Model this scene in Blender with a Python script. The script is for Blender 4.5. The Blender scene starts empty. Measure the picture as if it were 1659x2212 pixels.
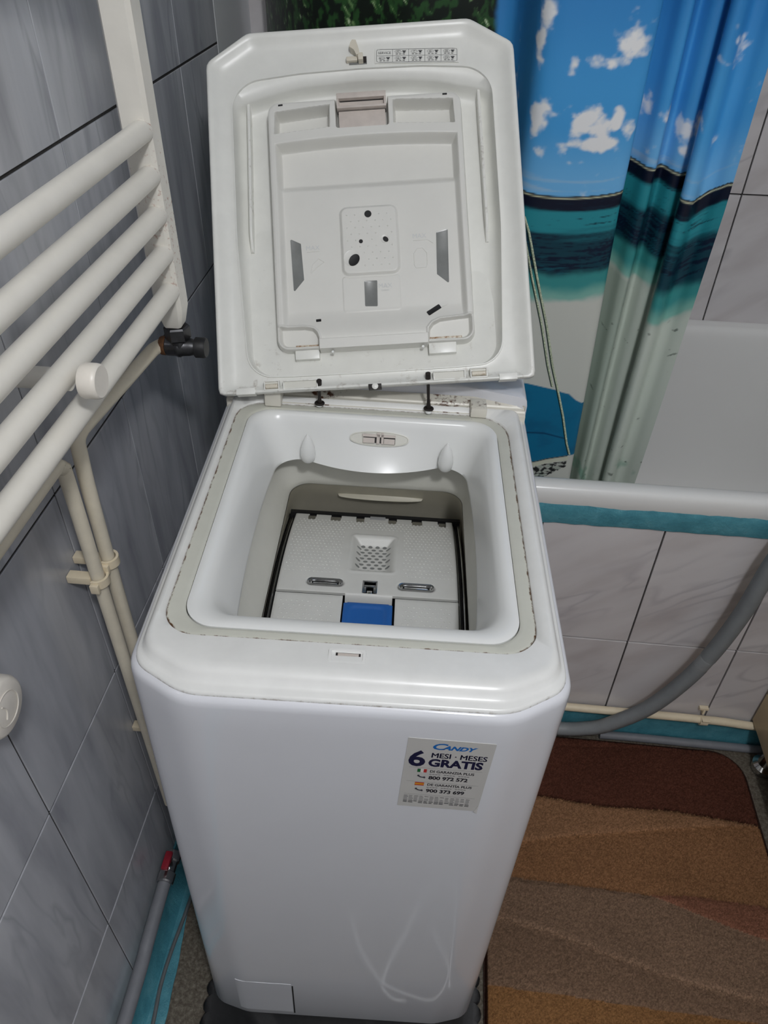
import bpy, bmesh, math, random
import numpy as np
from mathutils import Matrix, Vector, noise

random.seed(7)
SC = bpy.context.scene
COL = SC.collection

# ------------------------------------------------------------------ camera
def cam_matrix(c, r, u, f):
    return Matrix(((r[0], u[0], -f[0], c[0]), (r[1], u[1], -f[1], c[1]),
                   (r[2], u[2], -f[2], c[2]), (0, 0, 0, 1)))
cd = bpy.data.cameras.new('camera')
cam = bpy.data.objects.new('camera', cd); COL.objects.link(cam)
cam.matrix_world = cam_matrix((0.40596, -0.36611, 1.38216),
    (0.995148, 0.097073, 0.016044), (-0.074823, 0.640768, 0.764080), (-0.063891, 0.761573, -0.644922))
cd.sensor_fit = 'VERTICAL'; cd.sensor_height = 36.0
cd.lens = 36.0 * 1629.25 / 2212.0
cd.clip_start = 0.02
SC.camera = cam

# ------------------------------------------------------------------ light
w = bpy.data.worlds.new('world'); SC.world = w; w.use_nodes = True
w.node_tree.nodes['Background'].inputs[0].default_value = (0.9, 0.95, 1, 1)
w.node_tree.nodes['Background'].inputs[1].default_value = 0.05
ld = bpy.data.lights.new('ceiling_lamp', 'POINT'); ld.energy = 33.5; ld.shadow_soft_size = 0.07
ld.color = (0.965, 0.975, 1.0)
lo = bpy.data.objects.new('ceiling_lamp', ld); COL.objects.link(lo); lo.location = (0.72, -0.74, 2.14)
SC.view_settings.view_transform = 'Standard'; SC.view_settings.look = 'None'
SC.view_settings.exposure = 0.0; SC.view_settings.gamma = 1.0
SC.view_settings.use_curve_mapping = False

# ------------------------------------------------------------------ helpers
def s2l(c):
    return tuple((x/255/12.92 if x/255 <= 0.04045 else ((x/255+0.055)/1.055)**2.4) for x in c)

class NT:
    def __init__(self, name):
        self.m = bpy.data.materials.new(name); self.m.use_nodes = True
        self.t = self.m.node_tree; self.n = self.t.nodes; self.b = self.n['Principled BSDF']
    def add(self, t, **k):
        n = self.n.new(t)
        for a, v in k.items():
            if hasattr(n, a): setattr(n, a, v)
            else: n.inputs[a.replace('_', ' ')].default_value = v
        return n
    def link(self, a, b): self.t.links.new(a, b)
    def ramp(self, fac, stops):
        r = self.n.new('ShaderNodeValToRGB'); e = r.color_ramp.elements
        e[0].position = stops[0][0]; e[0].color = (*stops[0][1], 1)
        e[1].position = stops[-1][0]; e[1].color = (*stops[-1][1], 1)
        for p, c in stops[1:-1]:
            x = e.new(p); x.color = (*c, 1)
        self.link(fac, r.inputs[0]); return r.outputs[0]
    def mix(self, fac, a, b):
        m = self.n.new('ShaderNodeMix'); m.data_type = 'RGBA'
        for i, v in ((0, fac), (6, a), (7, b)):
            if isinstance(v, (int, float)): m.inputs[i].default_value = v
            elif isinstance(v, tuple): m.inputs[i].default_value = (*v, 1)
            else: self.link(v, m.inputs[i])
        return m.outputs[2]
    def noise(self, scale, detail=3, rough=0.5, vec=None, dist=0):
        n = self.n.new('ShaderNodeTexNoise'); n.inputs['Scale'].default_value = scale
        n.inputs['Detail'].default_value = detail; n.inputs['Roughness'].default_value = rough
        n.inputs['Distortion'].default_value = dist
        if vec is None: vec = self.obj()
        self.link(vec, n.inputs['Vector']); return n.outputs[0]
    def obj(self):
        return self.n.new('ShaderNodeTexCoord').outputs['Object']
    def mapping(self, vec, scale=(1, 1, 1), rot=(0, 0, 0)):
        m = self.n.new('ShaderNodeMapping'); m.inputs['Scale'].default_value = scale
        m.inputs['Rotation'].default_value = rot
        self.link(vec, m.inputs['Vector']); return m.outputs[0]
    def math(self, op, a, b=None):
        m = self.n.new('ShaderNodeMath'); m.operation = op
        for i, v in enumerate((a, b)):
            if v is None: continue
            if isinstance(v, (int, float)): m.inputs[i].default_value = v
            else: self.link(v, m.inputs[i])
        return m.outputs[0]
    def bump(self, h, strength=0.3, dist=0.002):
        b = self.n.new('ShaderNodeBump'); b.inputs['Strength'].default_value = strength
        b.inputs['Distance'].default_value = dist; self.link(h, b.inputs['Height'])
        self.link(b.outputs[0], self.b.inputs['Normal'])
    def fin(self, rough=0.4, metal=0.0, spec=0.5, color=None):
        self.b.inputs['Roughness'].default_value = rough; self.b.inputs['Metallic'].default_value = metal
        self.b.inputs['Specular IOR Level'].default_value = spec
        if color is not None:
            if isinstance(color, tuple): self.b.inputs['Base Color'].default_value = (*color, 1)
            else: self.link(color, self.b.inputs['Base Color'])
        return self.m

def plain(name, rgb, rough=0.4, metal=0.0, spec=0.5, var=0.06, scale=60, bump=0.0):
    """a slightly mottled procedural finish"""
    t = NT(name); c = s2l(rgb); f = t.noise(scale, 4, 0.6)
    a = tuple(x*(1-var) for x in c); b = tuple(min(1, x*(1+var)) for x in c)
    col = t.ramp(f, [(0.3, a), (0.7, b)])
    if bump: t.bump(f, bump, 0.001)
    return t.fin(rough, metal, spec, col)

def worn(name, rgb, stain, rough=0.3, spec=0.5, scale=90, lo=0.45, hi=0.62, var=0.03):
    """enamel / plastic with brown grime where the mesh attribute 'wear' is high"""
    t = NT(name); c = s2l(rgb)
    f = t.noise(35, 4, 0.6)
    base = t.ramp(f, [(0.3, tuple(x*(1-var) for x in c)), (0.7, tuple(min(1, x*(1+var)) for x in c))])
    at = t.n.new('ShaderNodeAttribute'); at.attribute_name = 'wear'
    n = t.noise(scale, 5, 0.7)
    v = t.math('MULTIPLY', at.outputs['Fac'], n)
    mr = t.n.new('ShaderNodeMapRange'); t.link(v, mr.inputs[0])
    mr.inputs[1].default_value = lo; mr.inputs[2].default_value = hi
    return t.fin(rough, 0, spec, t.mix(mr.outputs[0], base, s2l(stain)))

M_ = {}
M_['enamel'] = plain('white_enamel', (226, 227, 232), 0.10, var=0.01, scale=12)
M_['top'] = worn('white_top_plastic', (236, 236, 233), (120, 96, 66), 0.27, scale=130, lo=0.44, hi=0.80)
M_['lid'] = worn('lid_white_plastic', (234, 234, 228), (120, 98, 70), 0.3, scale=75, lo=0.40, hi=0.66)
M_['collar'] = plain('collar_white', (236, 237, 235), 0.25, var=0.01, scale=20)
M_['gasket'] = worn('gasket_rubber', (206, 206, 195), (92, 62, 34), 0.5, scale=110, lo=0.46, hi=0.62)
M_['bellows'] = plain('bellows_rubber', (218, 217, 208), 0.45, var=0.03, scale=25)
M_['beige'] = plain('tub_beige', (188, 183, 166), 0.4, var=0.04, scale=30)
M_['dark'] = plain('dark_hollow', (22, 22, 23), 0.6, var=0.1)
M_['black'] = plain('black_rubber', (24, 24, 26), 0.55, var=0.25, scale=140, bump=0.3)
M_['strap'] = plain('black_strap', (34, 27, 24), 0.6, var=0.3, scale=200)
M_['steel'] = plain('brushed_steel', (190, 190, 190), 0.25, 1.0, var=0.08, scale=120)
M_['chrome'] = plain('chrome', (205, 205, 205), 0.12, 1.0, var=0.03)
M_['door'] = plain('drum_door_plastic', (212, 212, 208), 0.4, var=0.03, scale=40)
M_['door_grey'] = plain('drum_grey_tab', (150, 151, 152), 0.4, var=0.04)
M_['blue'] = plain('blue_button', (38, 96, 170), 0.3, var=0.04, scale=40)
M_['drawer'] = plain('drawer_plastic', (226, 225, 219), 0.3, var=0.015, scale=30)
M_['pink'] = plain('latch_pink_grey', (206, 196, 188), 0.4, var=0.07, scale=70)
M_['window'] = plain('smoky_window', (128, 130, 128), 0.2, var=0.12, scale=30)
M_['cream_pin'] = worn('hinge_pin_cream', (222, 215, 198), (140, 96, 50), 0.4, scale=200, lo=.42, hi=.7)
M_['emboss'] = plain('embossed_letters', (212, 214, 213), 0.35, var=0.02)
M_['ink'] = plain('print_ink_grey', (82, 82, 82), 0.5, var=0.05)
M_['sticker'] = plain('sticker_silver', (200, 198, 194), 0.35, var=0.03, scale=8)
M_['navy'] = plain('print_navy', (14, 16, 58), 0.45, var=0.05)
M_['logo_blue'] = plain('print_blue', (16, 104, 180), 0.45, var=0.05)
M_['print_black'] = plain('print_black', (34, 34, 44), 0.45, var=0.05)
M_['print_grey'] = plain('print_grey', (132, 130, 130), 0.45, var=0.05)
M_['flag_green'] = plain('flag_green', (20, 100, 50), 0.45)
M_['flag_white'] = plain('flag_white', (225, 222, 218), 0.45)
M_['flag_red'] = plain('flag_red', (190, 40, 40), 0.45)
M_['flag_yellow'] = plain('flag_yellow', (225, 160, 40), 0.45)
M_['rail'] = worn('radiator_cream_white', (232, 228, 218), (158, 84, 44), 0.35, scale=190, lo=0.50, hi=0.66)
M_['pipe'] = plain('cream_pipe', (232, 223, 202), 0.4, var=0.05, scale=50, bump=0.05)
M_['pipe_light'] = plain('ivory_pipe', (236, 222, 194), 0.4, var=0.04, scale=50)
M_['knob'] = plain('white_knob', (232, 226, 216), 0.35, var=0.03, scale=80)
M_['valve'] = plain('gunmetal_valve', (78, 78, 80), 0.32, 0.85, var=0.2, scale=120, bump=0.1)
M_['rust'] = plain('rusty_thread', (96, 62, 34), 0.8, var=0.4, scale=300, bump=0.4)
M_['grey_pipe'] = plain('grey_pipe', (128, 130, 136), 0.45, var=0.06, scale=60)
M_['grey_hose'] = plain('grey_hose', (140, 144, 146), 0.45, var=0.06, scale=60)
M_['cable'] = plain('grey_cable', (104, 108, 110), 0.5, var=0.08)
M_['white_cable'] = plain('white_cable', (236, 236, 236), 0.4, var=0.02)
M_['red'] = plain('red_handle', (150, 34, 50), 0.35, var=0.1)
M_['teal'] = None
M_['tub'] = plain('bath_enamel', (232, 232, 230), 0.18, var=0.01, scale=6)
M_['grout'] = plain('dark_grout', (52, 50, 48), 0.9, var=0.3, scale=120, bump=0.3)
M_['plaster'] = plain('grey_white_panel', (226, 229, 232), 0.35, var=0.02, scale=5)
M_['paint'] = plain('white_room_paint', (232, 232, 230), 0.6, var=0.02, scale=6)
M_['far_wall'] = plain('grey_far_wall', (186, 186, 188), 0.4, var=0.04, scale=6)
M_['cab'] = plain('beige_laminate', (196, 176, 138), 0.45, var=0.07, scale=25)
M_['binding'] = plain('rug_binding', (46, 26, 18), 0.9, var=0.3, scale=200)

def teal_mat():
    t = NT('teal_paint'); f = t.noise(30, 5, 0.65); g = t.noise(160, 4, 0.7)
    c = t.ramp(f, [(0.25, s2l((62, 128, 144))), (0.55, s2l((84, 154, 170))), (0.8, s2l((110, 174, 188)))])
    t.bump(g, 0.6, 0.003); return t.fin(0.35, 0, 0.5, c)
M_['teal'] = teal_mat()

def tile_mat(name, stops, rough, vein, scale, stretch, rot):
    t = NT(name)
    oi = t.n.new('ShaderNodeObjectInfo')
    cmb = t.n.new('ShaderNodeCombineXYZ')
    for i in range(3): t.link(t.math('MULTIPLY', oi.outputs['Random'], 7.3+3.1*i), cmb.inputs[i])
    va = t.n.new('ShaderNodeVectorMath'); va.operation = 'ADD'
    t.link(t.obj(), va.inputs[0]); t.link(cmb.outputs[0], va.inputs[1])
    v = t.mapping(t.mapping(va.outputs[0], rot=rot), scale=stretch)
    f = t.noise(scale, 4, 0.5, v, 0.3)
    base = t.ramp(f, stops)
    g = t.noise(scale*1.3, 2, 0.4, v, 0.5)
    ridge = t.math('ABSOLUTE', t.math('SUBTRACT', g, 0.5))
    mr = t.n.new('ShaderNodeMapRange'); t.link(ridge, mr.inputs[0])
    mr.inputs[1].default_value = 0.0; mr.inputs[2].default_value = 0.06
    mr.inputs[3].default_value = vein[1]; mr.inputs[4].default_value = 0.0
    msk = t.noise(scale*0.5, 2, 0.5, v)
    mk = t.n.new('ShaderNodeMapRange'); t.link(msk, mk.inputs[0]); mk.inputs[1].default_value = .48; mk.inputs[2].default_value = .62
    col = t.mix(t.math('MULTIPLY', mr.outputs[0], mk.outputs[0]), base, s2l(vein[0]))
    return t.fin(rough, 0, 0.5, col)
M_['tile_grey'] = tile_mat('grey_marble_tile',
    [(0.25, s2l((158, 160, 167))), (0.5, s2l((188, 190, 196))), (0.75, s2l((206, 208, 213)))], 0.2,
    ((112, 115, 124), 0.35), 9, (2.6, 2.6, 0.45), (0, 0, 0))
M_['tile_white'] = tile_mat('white_marble_tile',
    [(0.25, s2l((196, 190, 190))), (0.5, s2l((214, 210, 211))), (0.75, s2l((222, 219, 220)))], 0.22,
    ((164, 160, 166), 0.42), 5, (0.8, 1.0, 2.8), (0, 0.62, 0))

def floor_mat():
    t = NT('speckled_concrete'); a = t.noise(150, 5, 0.75); b = t.noise(9, 4, 0.6)
    c = t.ramp(a, [(0.3, s2l((70, 62, 52))), (0.5, s2l((112, 104, 92))), (0.72, s2l((158, 152, 140)))])
    c = t.mix(t.math('MULTIPLY', b, 0.5), c, s2l((74, 66, 54)))
    t.bump(a, 0.5, 0.002); return t.fin(0.7, 0, 0.4, c)
M_['floor'] = floor_mat()

def vcol_mat(name, rough, spec=0.4, detail=0.0, scale=300, bump=0.0, sheen=0.0):
    t = NT(name); a = t.n.new('ShaderNodeVertexColor'); a.layer_name = 'Col'
    c = a.outputs[0]; f = t.noise(scale, 4, 0.7)
    if detail:
        k = t.ramp(f, [(0.3, (1-detail,)*3), (0.7, (1+detail,)*3)])
        m = t.n.new('ShaderNodeMix'); m.data_type = 'RGBA'; m.blend_type = 'MULTIPLY'
        m.inputs[0].default_value = 1; t.link(c, m.inputs[6]); t.link(k, m.inputs[7]); c = m.outputs[2]
    if bump: t.bump(f, bump, 0.003)
    if sheen: t.b.inputs['Sheen Weight'].default_value = sheen
    return t.fin(rough, 0, spec, c)
M_['curtain'] = vcol_mat('printed_curtain', 0.38, 0.45)
M_['rug'] = vcol_mat('rug_pile', 0.95, 0.1, detail=0.35, scale=420, bump=0.8)

def link(name, me, mat, parent=None, smooth=40):
    if mat is not None: me.materials.append(M_[mat] if isinstance(mat, str) else mat)
    if smooth:
        me.polygons.foreach_set('use_smooth', [True]*len(me.polygons))
        me.set_sharp_from_angle(angle=math.radians(smooth))
    o = bpy.data.objects.new(name, me); COL.objects.link(o)
    if parent is not None: o.parent = parent
    return o

class MB:
    """collects shapes, links them as one mesh object"""
    def __init__(self): self.v = []; self.f = []; self.w = []
    def add(self, v, f, wear=None):
        n = len(self.v); self.v += [tuple(p) for p in v]; self.f += [tuple(i+n for i in q) for q in f]
        self.w += list(wear) if wear is not None else [0.0]*len(v)
        return self
    def box(self, x0, x1, y0, y1, z0, z1, bev=0.0, mat=None):
        bm = bmesh.new(); bmesh.ops.create_cube(bm, size=1)
        for p in bm.verts:
            p.co = ((x0+x1)/2+p.co.x*(x1-x0), (y0+y1)/2+p.co.y*(y1-y0), (z0+z1)/2+p.co.z*(z1-z0))
        if bev: bmesh.ops.bevel(bm, geom=list(bm.edges), offset=bev, segments=2, affect='EDGES', profile=0.6)
        return self.take(bm, mat)
    def take(self, bm, mat=None):
        bm.verts.index_update()
        v = [(mat @ p.co) if mat else p.co for p in bm.verts]
        self.add([tuple(p) for p in v], [tuple(p.index for p in f.verts) for f in bm.faces]); bm.free(); return self
    def loft(self, loops, cap0=False, cap1=False, closed=True, wear=None):
        n = len(loops[0]); v = [p for l in loops for p in l]; f = []
        m = n if closed else n-1
        for k in range(len(loops)-1):
            for i in range(m):
                j = (i+1) % n
                f.append((k*n+i, k*n+j, (k+1)*n+j, (k+1)*n+i))
        if cap0: f.append(tuple(range(n))[::-1])
        if cap1: f.append(tuple(range((len(loops)-1)*n, len(loops)*n)))
        ww = None if wear is None else [x for x in wear for _ in range(n)]
        return self.add(v, f, ww)
    def tube(self, pts, r, seg=12, cap=True, wear=None):
        P = [Vector(p) for p in pts]; R = r if isinstance(r, (list, tuple)) else [r]*len(P)
        loops = []; t0 = (P[1]-P[0]).normalized()
        up = Vector((0, 0, 1)) if abs(t0.z) < 0.9 else Vector((1, 0, 0))
        u = t0.cross(up).normalized(); vv = t0.cross(u)
        for i, p in enumerate(P):
            if i == 0: t = t0
            elif i == len(P)-1: t = (P[-1]-P[-2]).normalized()
            else: t = ((P[i+1]-P[i]).normalized()+(P[i]-P[i-1]).normalized()).normalized()
            u = (u - t*u.dot(t)).normalized(); vv = t.cross(u)
            loops.append([tuple(p+R[i]*(math.cos(a)*u+math.sin(a)*vv)) for a in [2*math.pi*k/seg for k in range(seg)]])
        return self.loft(loops, cap, cap, wear=wear)
    def lathe(self, prof, axis='z', seg=24, loc=(0, 0, 0)):
        """prof: list of (radius, height)"""
        loops = []
        for r, h in prof:
            l = []
            for k in range(seg):
                a = 2*math.pi*k/seg; c, s = max(r, 1e-5)*math.cos(a), max(r, 1e-5)*math.sin(a)
                q = {'z': (c, s, h), 'x': (h, c, s), 'y': (s, h, c)}[axis]
                l.append((q[0]+loc[0], q[1]+loc[1], q[2]+loc[2]))
            loops.append(l)
        return self.loft(loops, True, True)
    def build(self, name, mat, parent=None, smooth=40, recalc=True):
        me = bpy.data.meshes.new(name); me.from_pydata(self.v, [], self.f)
        if recalc:
            bm = bmesh.new(); bm.from_mesh(me); bmesh.ops.recalc_face_normals(bm, faces=bm.faces); bm.to_mesh(me); bm.free()
        if any(self.w):
            a = me.attributes.new('wear', 'FLOAT', 'POINT'); a.data.foreach_set('value', self.w)
        return link(name, me, mat, parent, smooth)

def tag(o, label=None, cat=None, group=None, kind=None):
    for k, v in (('label', label), ('category', cat), ('group', group), ('kind', kind)):
        if v: o[k] = v
    return o
def empty(name, loc, label, cat, group=None):
    o = bpy.data.objects.new(name, None); COL.objects.link(o); o.location = loc
    o.empty_display_size = 0.05
    return tag(o, label, cat, group)
def structure(o): o['kind'] = 'structure'; return o

def spline(pts, per=8):
    """Catmull-Rom through points"""
    P = [np.array(p, float) for p in pts]; P = [2*P[0]-P[1]]+P+[2*P[-1]-P[-2]]; out = []
    for i in range(1, len(P)-2):
        for k in range(per):
            t = k/per
            out.append(0.5*(2*P[i]+(P[i+1]-P[i-1])*t+(2*P[i-1]-5*P[i]+4*P[i+1]-P[i+2])*t*t+(3*P[i]-P[i-1]-3*P[i+1]+P[i+2])*t**3))
    out.append(P[-2]); return [tuple(p) for p in out]

def fillet(poly, r, seg=10):
    """round the corners of a closed 2D polygon; r one radius or one per corner"""
    out = []; n = len(poly)
    for i in range(n):
        p = np.array(poly[i], float); a = np.array(poly[i-1], float)-p; b = np.array(poly[(i+1) % n], float)-p
        la, lb = np.linalg.norm(a), np.linalg.norm(b); a /= la; b /= lb
        rr = r[i] if isinstance(r, (list, tuple)) else r
        ang = math.acos(max(-1, min(1, a@b))); d = min(rr/math.tan(ang/2), la*0.49, lb*0.49)
        rr = d*math.tan(ang/2); bis = (a+b)/np.linalg.norm(a+b); c = p+bis*(rr/math.sin(ang/2))
        s = p+a*d-c; e = p+b*d-c
        a0 = math.atan2(s[1], s[0]); a1 = math.atan2(e[1], e[0]); da = (a1-a0+math.pi) % (2*math.pi)-math.pi
        for k in range(seg+1):
            t = a0+da*k/seg; out.append((c[0]+rr*math.cos(t), c[1]+rr*math.sin(t)))
    return out
def rrect(x0, x1, y0, y1, r): return fillet([(x0, y0), (x1, y0), (x1, y1), (x0, y1)], r)
def radial(poly, center, N):
    """resample a star-shaped closed polygon at N equal angles round center"""
    P = np.array(poly)-np.array(center); A = np.unwrap(np.arctan2(P[:, 1], P[:, 0]))
    if A[-1] < A[0]: P = P[::-1]; A = np.unwrap(np.arctan2(P[:, 1], P[:, 0]))
    P = np.vstack([P, P[:1]]); A = np.append(A, A[0]+2*math.pi)
    out = []
    for k in range(N):
        t = 2*math.pi*k/N; t = A[0]+(t-A[0]) % (2*math.pi)
        i = max(0, min(len(A)-2, np.searchsorted(A, t)-1))
        p, q = P[i], P[i+1]; d = np.array((math.cos(t), math.sin(t)))
        e = q-p; den = d[0]*e[1]-d[1]*e[0]
        r = (p[0]*e[1]-p[1]*e[0])/den if abs(den) > 1e-12 else np.linalg.norm(p)
        out.append(tuple(np.array(center)+d*r))
    return out

# ------------------------------------------------------------------ text
def text_mesh(body, size, bold=0.0, shear=0.0, align='LEFT', squeeze=1.0):
    c = bpy.data.curves.new('t', 'FONT'); c.body = body; c.size = size; c.offset = bold; c.shear = shear
    c.align_x = align; c.extrude = 0.0; c.resolution_u = 3
    o = bpy.data.objects.new('t', c); COL.objects.link(o)
    dg = bpy.context.evaluated_depsgraph_get(); me = bpy.data.meshes.new_from_object(o.evaluated_get(dg))
    bpy.data.objects.remove(o); bpy.data.curves.remove(c)
    v = [(p.co.x*squeeze, p.co.y) for p in me.vertices]; f = [tuple(q.vertices) for q in me.polygons]
    bpy.data.meshes.remove(me); return v, f

# ================================================================== ROOM SHELL
XR, YF, YB, ZC = 1.95, -1.55, 1.275, 2.50
def slab(name, *b, mat='paint'):
    return structure(MB().box(*b).build(name, mat, smooth=0))
floor = slab('floor', -0.1, XR, YF, 0.62, -0.08, 0.0, mat='floor')
slab('ceiling', -0.1, XR+.1, YF-.1, YB+.1, ZC, ZC+0.08)
slab('wall_right', XR, XR+0.1, YF, YB+.1, 0, ZC, mat='far_wall')
slab('wall_front', -0.1, XR, YF-0.1, YF, 0, ZC, mat='far_wall')
wall_left = slab('wall_left', -0.106, -0.0016, YF, 1.038, 0, ZC, mat='grout')
wall_back = slab('wall_back', -0.106, XR, YB, YB+0.1, 0.0, ZC, mat='grout')
wall_bath = slab('wall_bath', 0.16, XR, 0.612, 0.645, 0.0, 0.575, mat='grout')
trim = slab('trim_1', -0.106, -0.001, 1.04, YB, 0.0, ZC, mat='plaster')

def tile_mesh(w, h, th=0.006, bev=0.0005):
    """tile lying in local x (width) / z (height), face towards -y, centred"""
    a, b = w/2, h/2
    v = [(-a, th, -b), (a, th, -b), (a, th, b), (-a, th, b), (-a, bev, -b), (a, bev, -b), (a, bev, b), (-a, bev, b),
         (-a+bev, 0, -b+bev), (a-bev, 0, -b+bev), (a-bev, 0, b-bev), (-a+bev, 0, b-bev)]
    f = [(4, 5, 1, 0), (5, 6, 2, 1), (6, 7, 3, 2), (7, 4, 0, 3), (8, 9, 5, 4), (9, 10, 6, 5), (10, 11, 7, 6), (11, 8, 4, 7), (11, 10, 9, 8), (0, 1, 2, 3)]
    f = [q[::-1] for q in f[:8]]+[f[8][::-1], f[9][::-1]]
    me = bpy.data.meshes.new('tile'); me.from_pydata(v, [], f)
    bm = bmesh.new(); bm.from_mesh(me); bmesh.ops.recalc_face_normals(bm, faces=bm.faces); bm.to_mesh(me); bm.free()
    return me
TILES = {}
def put_tile(parent, mat, w, h, loc, rz):
    key = (mat, round(w, 4), round(h, 4))
    if key not in TILES:
        me = tile_mesh(w, h); me.materials.append(M_[mat]); TILES[key] = me
    o = bpy.data.objects.new('tile', TILES[key]); COL.objects.link(o); o.parent = parent
    o.location = loc; o.rotation_euler = (0, 0, rz)
TW, TH, TY0, TZ0 = 0.20086, 0.30276, 0.23056, 1.16949
# left wall (faces +x): columns along y, rows down from TZ0
for k in range(-4, 4):
    for j in range(-2, 4):
        z1 = TZ0-TH*j; z0 = max(z1-TH, 0.0)
        put_tile(wall_left, 'tile_grey', TW-0.0022, z1-z0-0.0036, (0, TY0+TW*(k+0.5), (z0+z1)/2), math.pi/2)
# bath front panel (faces -y)
for k in range(-3, 6):
    for z0, z1 in ((0.284, 0.5685), (0.0, 0.284)):
        put_tile(wall_bath, 'tile_white', TW-0.003, z1-z0-0.0036, (0.7911+TW*(k+0.5), 0.606, (z0+z1)/2), 0)
# back wall above the bath (faces -y)
for k in range(-5, 5):
    for j in range(5):
        z0 = 0.60+TH*j; put_tile(wall_back, 'tile_white', TW-0.003, TH-0.0032, (0.978+TW*(k+0.5), YB-0.006, z0+TH/2), 0)

# teal painted mortar band under the tub rim, with a ragged upper edge
def band(name, x0, x1, n, prof):
    """prof(x, rnd) -> list of (y, z)"""
    loops = []
    for i in range(n+1):
        x = x0+(x1-x0)*i/n; loops.append([(x, y, z) for y, z in prof(x)])
    return MB().loft(loops, True, True)
def rough_prof(x):
    e = noise.noise((x*22, 0.3, 0))*0.004+noise.noise((x*90, 2.3, 0))*0.0022
    f = noise.noise((x*40, 7.3, 0))*0.0015
    b = noise.noise((x*60, 5.1, 0))*0.0012
    return [(0.615, 0.562), (0.6035+b, 0.5655+f), (0.6015+b, 0.575), (0.6012-b, 0.590), (0.6015, 0.602+e), (0.6045, 0.6085+e), (0.616, 0.610+e)]
structure(band('trim_2', 0.162, XR-0.002, 260, rough_prof).build('trim_2', 'teal'))
# skirtings
def skirt_prof(x):
    e = noise.noise((x*30, 0.3, 5))*0.003
    return [(0.607, 0.0), (0.597, 0.0), (0.5985+e*.3, 0.03), (0.600, 0.072+e), (0.607, 0.074+e)]
structure(band('baseboard_bath', 0.165, 1.35, 160, skirt_prof).build('baseboard_bath', 'teal'))
loops = []
for i in range(121):
    y = YF+(0.597-YF)*i/120; e = noise.noise((y*18, 1, 1))*0.004+noise.noise((y*70, 1, 3))*0.0015
    wd = 0.049-0.085*max(0, y+0.0)+e; wd = max(wd, 0.03)
    loops.append([(0.0, y, 0.0), (0.0, y, 0.080), (0.003, y, 0.080), (0.006, y, 0.04), (0.013, y, 0.012), (0.02, y, 0.0035), (wd, y, 0.0025), (wd, y, 0.0)])
structure(MB().loft(loops, True, True).build('baseboard_left', 'teal'))

# ================================================================== BATHTUB
prof = [(0.6125, 0.590), (0.606, 0.600), (0.6035, 0.615), (0.605, 0.629), (0.611, 0.6365), (0.621, 0.638), (0.634, 0.634), (0.645, 0.622),
        (0.655, 0.59), (0.675, 0.47), (0.70, 0.33), (0.73, 0.265), (0.78, 0.235), (0.94, 0.228), (1.10, 0.235), (1.16, 0.262),
        (1.19, 0.33), (1.212, 0.45), (1.228, 0.57), (1.234, 0.608), (1.241, 0.624), (1.250, 0.629), (1.2655, 0.629), (1.2655, 0.59)]
bathtub = MB().loft([[(x, y, z) for y, z in spline([(p[0], p[1]) for p in prof], 4)] for x in (0.163, 0.4, 0.8, 1.2, 1.6, XR-0.003)], closed=False).build('bathtub', 'tub')
sol = bathtub.modifiers.new('thickness', 'SOLIDIFY'); sol.thickness = 0.003; sol.offset = 0
tag(bathtub, 'white enamel bathtub with rolled rim above the marble tiled front', 'bathtub')

# ================================================================== WASHING MACHINE
WO = Vector((0.12300, 0.0, 0.005514))
WM = Matrix(((0.998247, -0.052394, 0.027534), (0.052374, 0.998626, 0.001445), (-0.027572, 0.0, 0.999620)))
wash = empty('washing_machine', (0, 0, 0), 'white top loading washing machine with its lid open, standing beside the towel rail', 'washing machine')
wash.matrix_world = Matrix.Translation(WO) @ WM.to_4x4()

def outline(iy, ix, c1, c2, y1, r=0.010, x0=0.0, x1=0.4):
    """cabinet plan: front corners cut by a chamfer (c1 deep, c2 wide)"""
    return fillet([(x0+ix, c1+iy*0.6), (x0+c2+ix*0.4, iy), (x1-c2-ix*0.4, iy), (x1-ix, c1+iy*0.6), (x1-ix, y1), (x0+ix, y1)],
                  [0.03, 0.06, 0.06, 0.03, r, r], 10)
CEN = (0.2, 0.25); N = 360
def LP(poly, z): return [(p[0], p[1], z) for p in radial(poly, CEN, N)]
b = MB(); loops = []
for z, i in ((0.040, 0.004), (0.042, 0.001), (0.046, 0.0), (0.2, 0), (0.4, 0), (0.6, 0), (0.8, 0), (0.828, 0.0), (0.8335, 0.0008), (0.837, 0.0028), (0.8385, 0.0062)):
    t = (z-0.04)/0.8
    loops.append(LP(outline(i, i, 0.0145+0.0185*t, 0.057-0.0016*t, 0.572-i), z))
b.loft(loops, True, False); b.build('cabinet', 'enamel', wash)
# kick plate cover bottom left of the front: a thin proud flap with a slit beside it
fp = sorted([p for p in outline(-0.0005, -0.0005, 0.0170, 0.0568, 0.572) if 0.030 < p[0] < 0.0600 and p[1] < 0.03])+[(0.08, -0.0005), (0.1285, -0.0005)]
fl = MB().loft([[(x, y+0.004, 0.060), (x, y, 0.0605), (x, y, 0.1742), (x, y+0.0004, 0.1745), (x, y+0.004, 0.1745)] for x, y in fp], True, True).build('filter_flap', 'enamel', wash, 12)
MB().box(0.1292, 0.1312, -0.0003, 0.004, 0.055, 0.168).build('flap_slit', 'dark', wash)
for x in (0.05, 0.35):
    for y in (0.07, 0.52):
        dz = 0.0276*(x-0.2)
        MB().lathe([(0.020, -0.004+0.022+dz), (0.020, 0.026+dz), (0.012, 0.028+dz), (0.012, 0.044)], loc=(x, y, 0)).build('foot', 'black', wash)

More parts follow.
